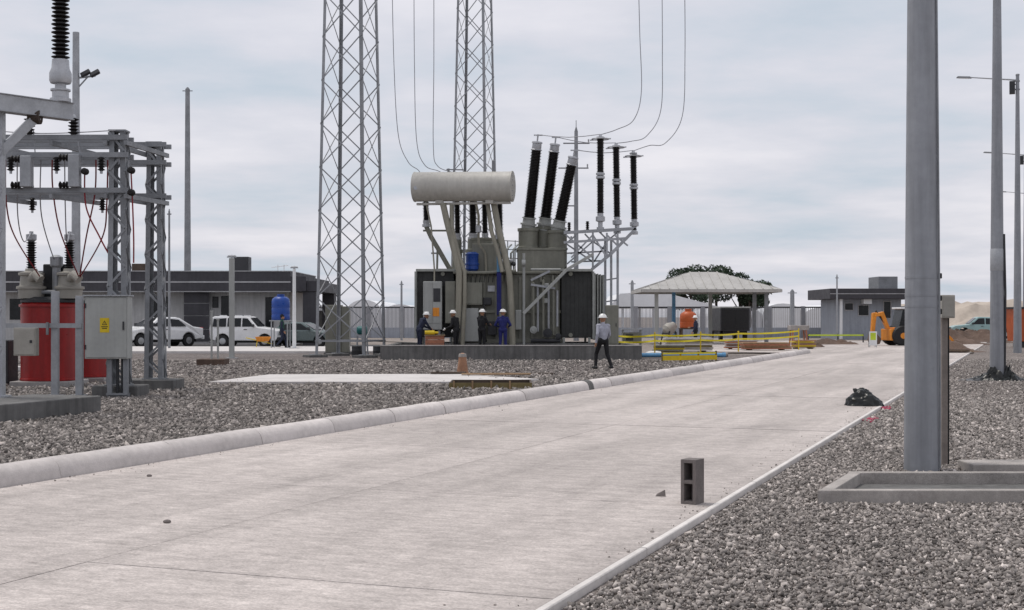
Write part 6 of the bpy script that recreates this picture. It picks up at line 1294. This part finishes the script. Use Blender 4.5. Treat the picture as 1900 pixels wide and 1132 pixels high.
# stack of planks by the heap
p = P(1790, 650, 62); r = thing('plank_pile', 'untidy pile of timber planks beside the brown soil heap', 'plank pile', (p.x, 63.5, 0.0), R(-12))
for k in range(7):
    mb = MB(); mb.box((0, 0, 0), (1.7 - 0.12 * k % 0.5, 0.2, 0.05)); o = mb.build('plank', 'wood' if k % 3 else 'darkwood', r); o.location = (random.uniform(-0.15, 0.15), (k % 3 - 1) * 0.24 + random.uniform(-0.03, 0.03), 0.05 + 0.065 * (k // 3)); o.rotation_euler.z = R(random.uniform(-7, 7))
# pickup far right, orange skip
car('parked_car', 'pale teal pickup far away on the right between the poles', 'car', (P(1822, 600, 106).x, 106, 0.0), R(172), 'carpale', 'pickup')
Y = 76; r = thing('skip_container', 'orange red skip container cut by the right photo edge', 'skip', (P(1888, 600, Y).x + 1.4, Y, 0), 0)
mb = MB(); mb.prism([(-1.35, 0, 0.35), (1.35, 0, 0.35), (1.6, 0, 2.2), (-1.5, 0, 2.2)], (0, 1.7, 0)); mb.build('bin', 'orangered', r, False, 0.03)
for k in range(5): mb = MB(); mb.bb((-1.2 + 0.6 * k, -0.07, 0.4), (-1.12 + 0.6 * k, -0.003, 2.15)); mb.build('rib', 'orangered', r)
mb = MB(); mb.bb((-1.62, -0.08, 2.2), (1.7, 1.78, 2.3)); mb.build('rim', 'dark', r); mb = MB(); mb.bb((-1.1, 0.2, -0.02), (-0.9, 1.5, 0.36)); mb.bb((0.9, 0.2, -0.02), (1.1, 1.5, 0.36)); mb.build('skid', 'dark', r)
# dark truck beneath the pavilion
Y = 94; r = thing('box_truck', 'dark box truck parked behind the pavilion posts', 'truck', (P(1362, 600, Y).x, Y, 0), R(0))
mb = MB(); mb.bb((-0.95, 0, 0.75), (1.1, 4.5, 2.35)); mb.build('cargo_box', 'dark', r, False, 0.03)
mb = MB(); mb.bb((-0.95, -0.06, 2.36), (1.15, 4.5, 2.46)); mb.build('box_roof', 'cabgrey', r)
mb = MB(); mb.bb((-0.85, -0.03, 0.85), (0.05, -0.003, 2.25)); mb.build('rear_door', 'black', r); mb = MB(); mb.bb((0.09, -0.03, 0.85), (1.0, -0.003, 2.25)); mb.build('rear_door', 'black', r)
mb = MB(); mb.prism([(-0.9, 4.6, 0.7), (-0.9, 6.2, 0.7), (-0.9, 6.2, 1.5), (-0.9, 5.7, 2.3), (-0.9, 4.6, 2.3)], (1.9, 0, 0)); mb.build('cab', 'cabgrey', r, False, 0.05)
for y in (1.0, 5.4):
    for x in (-0.78, 0.93):
        mb = MB(); mb.lathe((x - 0.12, y, 0.42), (x + 0.12, y, 0.42), [(0, 0.3), (0.05, 0.4), (0.2, 0.42), (0.8, 0.42), (0.95, 0.4), (1, 0.3)], 16); mb.build('wheel', 'black', r, True)
mb = MB(); mb.bb((-0.7, 0.1, 0.5), (0.85, 6.0, 0.75)); mb.build('chassis', 'black', r)
# orange drum
Y = 78; r = thing('storage_drum', 'orange red upright drum on a stand under the pavilion', 'drum', (P(1277, 600, Y).x, Y, 0)); z0_, z1_ = P(0, 609, Y).z, P(0, 573, Y).z
mb = MB(); mb.lathe((0, 0, z0_), (0, 0, z1_), [(0, 0.46), (0.03, 0.49), (0.3, 0.49), (0.32, 0.47), (0.35, 0.49), (0.62, 0.49), (0.75, 0.44), (0.85, 0.28), (0.87, 0.2), (1, 0.2)], 24); mb.build('tank', 'orangered', r, True)
mb = MB(); mb.bb((-0.5, -0.5, z0_ - 0.06), (0.5, 0.5, z0_)); mb.build('platform', 'darkwood', r)
for sx in (-0.42, 0.42):
    for sy in (-0.42, 0.42): mb = MB(); mb.bb((sx - 0.05, sy - 0.05, -0.02), (sx + 0.05, sy + 0.05, z0_ - 0.06)); mb.build('leg', 'darkwood', r)
# mixer like pale machine left of the drum, work table
p = P(1242, 640, 79); r = thing('cement_mixer', 'pale cement mixer left of the orange red drum', 'cement mixer', (p.x, 79, 0), R(30))
mb = MB(); mb.lathe((-0.3, 0, 0.85), (0.35, 0, 1.25), [(0, 0.2), (0.2, 0.36), (0.55, 0.38), (0.9, 0.24), (1, 0.24)], 18); mb.build('drum', 'boxbeige', r, True)
mb = MB()
for sx in (-0.35, 0.35):
    for sy in (-0.3, 0.3): mb.bar((sx * 1.2, sy * 1.2, 0), (sx * 0.6, sy, 0.9), 0.06)
mb.bar((-0.3, -0.3, 0.75), (-0.3, 0.3, 0.75), 0.06); mb.bar((0.3, -0.3, 0.8), (0.3, 0.3, 0.8), 0.06); mb.build('frame', 'dark', r)
p = P(1510, 640, 74); r = thing('work_table', 'grey work table on reddish trestles near the kerb end', 'table', (p.x, 78, 0), R(3))
mb = MB(); mb.bb((-0.55, -0.35, 0.98), (0.55, 0.35, 1.25)); mb.build('top', 'frameconc', r, False, 0.02)
for sx in (-0.45, 0.45):
    for sy in (-0.28, 0.28): mb = MB(); mb.bar((sx, sy, -0.02), (sx * 0.85, sy, 0.98), 0.08); mb.build('leg', 'crate', r)
# stacks of boards behind the tape
def stack(label, u, Y, L_, W_, n, m, rz, th=0.07):
    r = thing('board_stack', label, 'board stack', (P(u, 600, Y).x, Y, 0), rz, 'board stacks in the yard')
    for sx in (-0.35, 0.35): mb = MB(); mb.bb((sx * L_ - 0.05, -W_ / 2, -0.01), (sx * L_ + 0.05, W_ / 2, 0.09)); mb.build('bearer', 'darkwood', r)
    for k in range(n):
        mb = MB(); mb.box((0, 0, 0), (L_, W_, th - 0.012)); o = mb.build('board', m[k % len(m)], r); o.location = (random.uniform(-0.06, 0.06), random.uniform(-0.04, 0.04), 0.09 + th * (k + 0.5)); o.rotation_euler.z = R(random.uniform(-2, 2))
    return r
stack('stack of pale and grey boards behind the yellow tape', 1275, 66, 2.3, 1.0, 7, ['concwhite', 'frameconc', 'olivewood'], R(2), 0.09)
stack('low stack of greenish boards nearest the bund corner', 1240, 62.5, 1.4, 0.8, 5, ['olivewood', 'olive', 'yellow'], R(-3))
stack('orange brown board stack right of the yellow tape gate', 1420, 69, 2.4, 0.9, 5, ['crate', 'wood', 'cone'], R(4))
stack('pinkish board stack behind the tape', 1375, 71, 1.6, 0.9, 6, ['crate', 'frameconc'], R(-2))
stack('dark board stack at the tape end near the kerb', 1490, 72, 1.1, 0.8, 6, ['wood', 'yellow', 'cone'], R(6))
# long pipes on the ground
for k, (u, Y, m, lb) in enumerate(((1265, 58.2, 'bluelight', 'pale blue pipe lying along the gravel before the boards'), (1270, 58.7, 'frameconc', 'grey pipe lying behind the pale blue one'))):
    mb = MB(); mb.lathe((-1.9, 0, 0.09), (1.9, 0, 0.09), [(0, 0.07), (0.0, 0.09), (0.96, 0.09), (0.965, 0.11), (1, 0.11)], 12); one(mb, 'pipe', m, lb, 'pipe', (P(u, 600, Y).x, Y, 0), R(2), True)
# white sack
q = G(1215, 659); mb = MB(); mb.sphere((0, 0, 0.08), (0.42, 0.25, 0.11), 14, 8); one(mb, 'sack', 'white', 'white sack lying on the gravel right of the bund', 'sack', (q.x, q.y + 0.3, 0), R(8), True)
# green boxed pump left of the tape
r = thing('generator', 'small dark green machine on a frame behind the walking person', 'generator', (P(1172, 600, 64).x, 64, 0), 0)
mb = MB(); mb.bb((-0.45, -0.3, 0.55), (0.45, 0.3, 1.0)); mb.build('housing', 'olive', r, False, 0.03); mb = MB(); mb.bb((-0.3, -0.31, 0.62), (0.05, -0.301, 0.92)); mb.build('panel', 'dark', r)
mb = MB()
for sx in (-0.42, 0.42):
    for sy in (-0.25, 0.25): mb.bb((sx - 0.03, sy - 0.03, -0.01), (sx + 0.03, sy + 0.03, 1.12))
mb.bb((-0.5, -0.35, 1.12), (0.5, 0.35, 1.16)); mb.bb((-0.5, -0.32, 0.49), (0.5, 0.32, 0.55)); mb.build('frame', 'galv', r)
# yellow barrier tape
stk = [(1146, 61, 0.95), (1215, 61, 1.0), (1300, 63, 1.0), (1370, 66, 1.0), (1482, 69, 1.1)]; lbs = ['leftmost yellow tape stake beside the bund', 'tape stake left of the board stacks', 'tape stake in front of the orange red drum', 'tape stake before the pinkish boards', 'rightmost tape stake near the kerb end']
tops = []
for (u, Y, h), lb in zip(stk, lbs):
    x = P(u, 600, Y).x; mb = MB(); mb.tube([(0, 0, -0.03), (0, 0, h)], 0.03, 8); mb.lathe((0, 0, h), (0, 0, h + 0.05), [(0, 0.045), (1, 0.03)], 8); one(mb, 'tape_stake', 'yellow', lb, 'stake', (x, Y, 0), 0, True, group='tape stakes'); tops.append(Vector((x, Y, h)))
for k, (dz_, lb) in enumerate(((-0.08, 'upper strip of yellow barrier tape across the back yard'), (-0.34, 'lower strip of yellow barrier tape across the back yard'))):
    vs, fs = [], []; n = 14
    for i in range(len(tops) - 1):
        for j in range(n + 1):
            t = j / n; p = tops[i].lerp(tops[i + 1], t) + Vector((0, -0.032, dz_ - 0.05 * 4 * t * (1 - t))); tw_ = 0.02 * math.sin(9 * t + i); vs += [p + Vector((0, tw_, 0.04)), p + Vector((0, -tw_, -0.04))]
    for i in range(len(tops) - 1):
        for j in range(n): b_ = (i * (n + 1) + j) * 2; fs.append((b_, b_ + 2, b_ + 3, b_ + 1))
    mb = MB(); mb.add(vs, fs); o = one(mb, 'barrier_tape', 'tape', lb, 'barrier tape'); sm_ = o.modifiers.new('s', 'SOLIDIFY'); sm_.thickness = 0.004
# low yellow barrier by the kerb
pa = G(1230, 673); pb = G(1330, 671); r = thing('low_barrier', 'low yellow board barrier on stakes close to the kerb', 'barrier', (pa.x, pa.y, 0), math.atan2(pb.y - pa.y, pb.x - pa.x)); L_ = (pb - pa).length
mb = MB(); mb.bb((0, -0.02, 0.08), (L_, 0.02, 0.26)); mb.build('board', 'yellow', r); mb = MB(); mb.bb((0, -0.018, 0.31), (L_ * 0.98, 0.018, 0.37)); mb.build('board', 'tape', r)
for k in range(4): mb = MB(); mb.bb((L_ * k / 3 - 0.03, 0.022, -0.02), (L_ * k / 3 + 0.03, 0.07, 0.42)); mb.build('stake', 'olivewood', r)
# green tape at the gatehouse
mb = MB(); pa, pb = P(1500, 622, 90), P(1602, 622, 90); mb.bar(pa, pb, 0.012, 0.1); o = one(mb, 'barrier_tape', 'hivis', 'yellow green tape strip before the gatehouse', 'barrier tape')
for u, lb in ((1500, 'stake at the left end of the yellow green tape'), (1555, 'stake in the middle of the yellow green tape'), (1602, 'stake at the right end of the yellow green tape')):
    mb = MB(); mb.lathe((0, 0, -0.05), (0, 0, 0.62), [(0, 0.05), (0.9, 0.04), (1, 0.02)], 8); one(mb, 'tape_stake', 'dark', lb, 'stake', (P(u, 600, 90).x, 90.05, 0), 0, True)
# pink spray marks: painted stones lying on the verge
for k, (u, v, lx, ly, n_, lb) in enumerate(((1616, 781, 0.05, 0.22, 34, 'pink sprayed stones on the gravel, nearer patch'), (1640, 760, 0.07, 0.20, 34, 'pink sprayed stones on the gravel, farther patch beside the edging'))):
    q = G(u, v); mb = MB()
    for a_ in range(n_):
        c_ = (random.gauss(0, lx), random.gauss(0, ly), random.uniform(0.018, 0.034)); mb.sphere(c_, (random.uniform(0.02, 0.032), random.uniform(0.018, 0.028), random.uniform(0.012, 0.02)), 6, 4)
    one(mb, 'painted_stones', 'pink', lb, 'paint mark', (q.x, q.y, 0), -RA)['kind'] = 'stuff'

# ================================================================== LOOSE GRAVEL
NV = N_R + 0.10
stones('verge_gravel', clear(vis(strip(6.5, 17, NV, NV + 4.0, 1700))), 0.030, 8, 'loose grey crushed stone on the near right verge')
stones('verge_gravel', clear(vis(np.concatenate([strip(17, 30, NV, NV + 4.6, 620), strip(30, 58, NV, NV + 5.5, 130)]))), 0.041, 8, 'loose grey crushed stone on the far right verge')
def spill(n0, side, k, t0, t1, size, lb):
    t = rng.uniform(t0, t1, k); n = n0 + side * np.abs(rng.exponential(0.11, k)); stones('spilled_gravel', np.stack([RD.x * t + RN.x * n, RD.y * t + RN.y * n, np.full(k, 0.06)], 1), size, 20, lb, 1.35)
spill(N_R - 0.02, -1, 330, 7, 45, 0.013, 'stray gravel chips along the right road edge')
spill(N_L + 0.03, 1, 260, 10, 50, 0.013, 'stray gravel chips along the kerb foot')

def yard(y0_, y1_, dens):
    k = int((y1_ - y0_) * 34 * dens); y = rng.uniform(y0_, y1_, k); x = rng.uniform(-24, 10, k); p = np.stack([x, y, rng.uniform(0, 0.02, k)], 1)
    nn = RN.x * x + RN.y * y; return clear(vis(p[nn < N_L - 0.41], 1.0))
stones('yard_gravel', np.concatenate([yard(12, 22, 480), yard(22, 30, 300)]), 0.050, 8, 'loose grey crushed stone behind the kerb', 0.8)
stones('yard_gravel', np.concatenate([yard(30, 40, 110), yard(40, 54, 45)]), 0.072, 8, 'loose grey crushed stone round the towers and footings', 0.85)
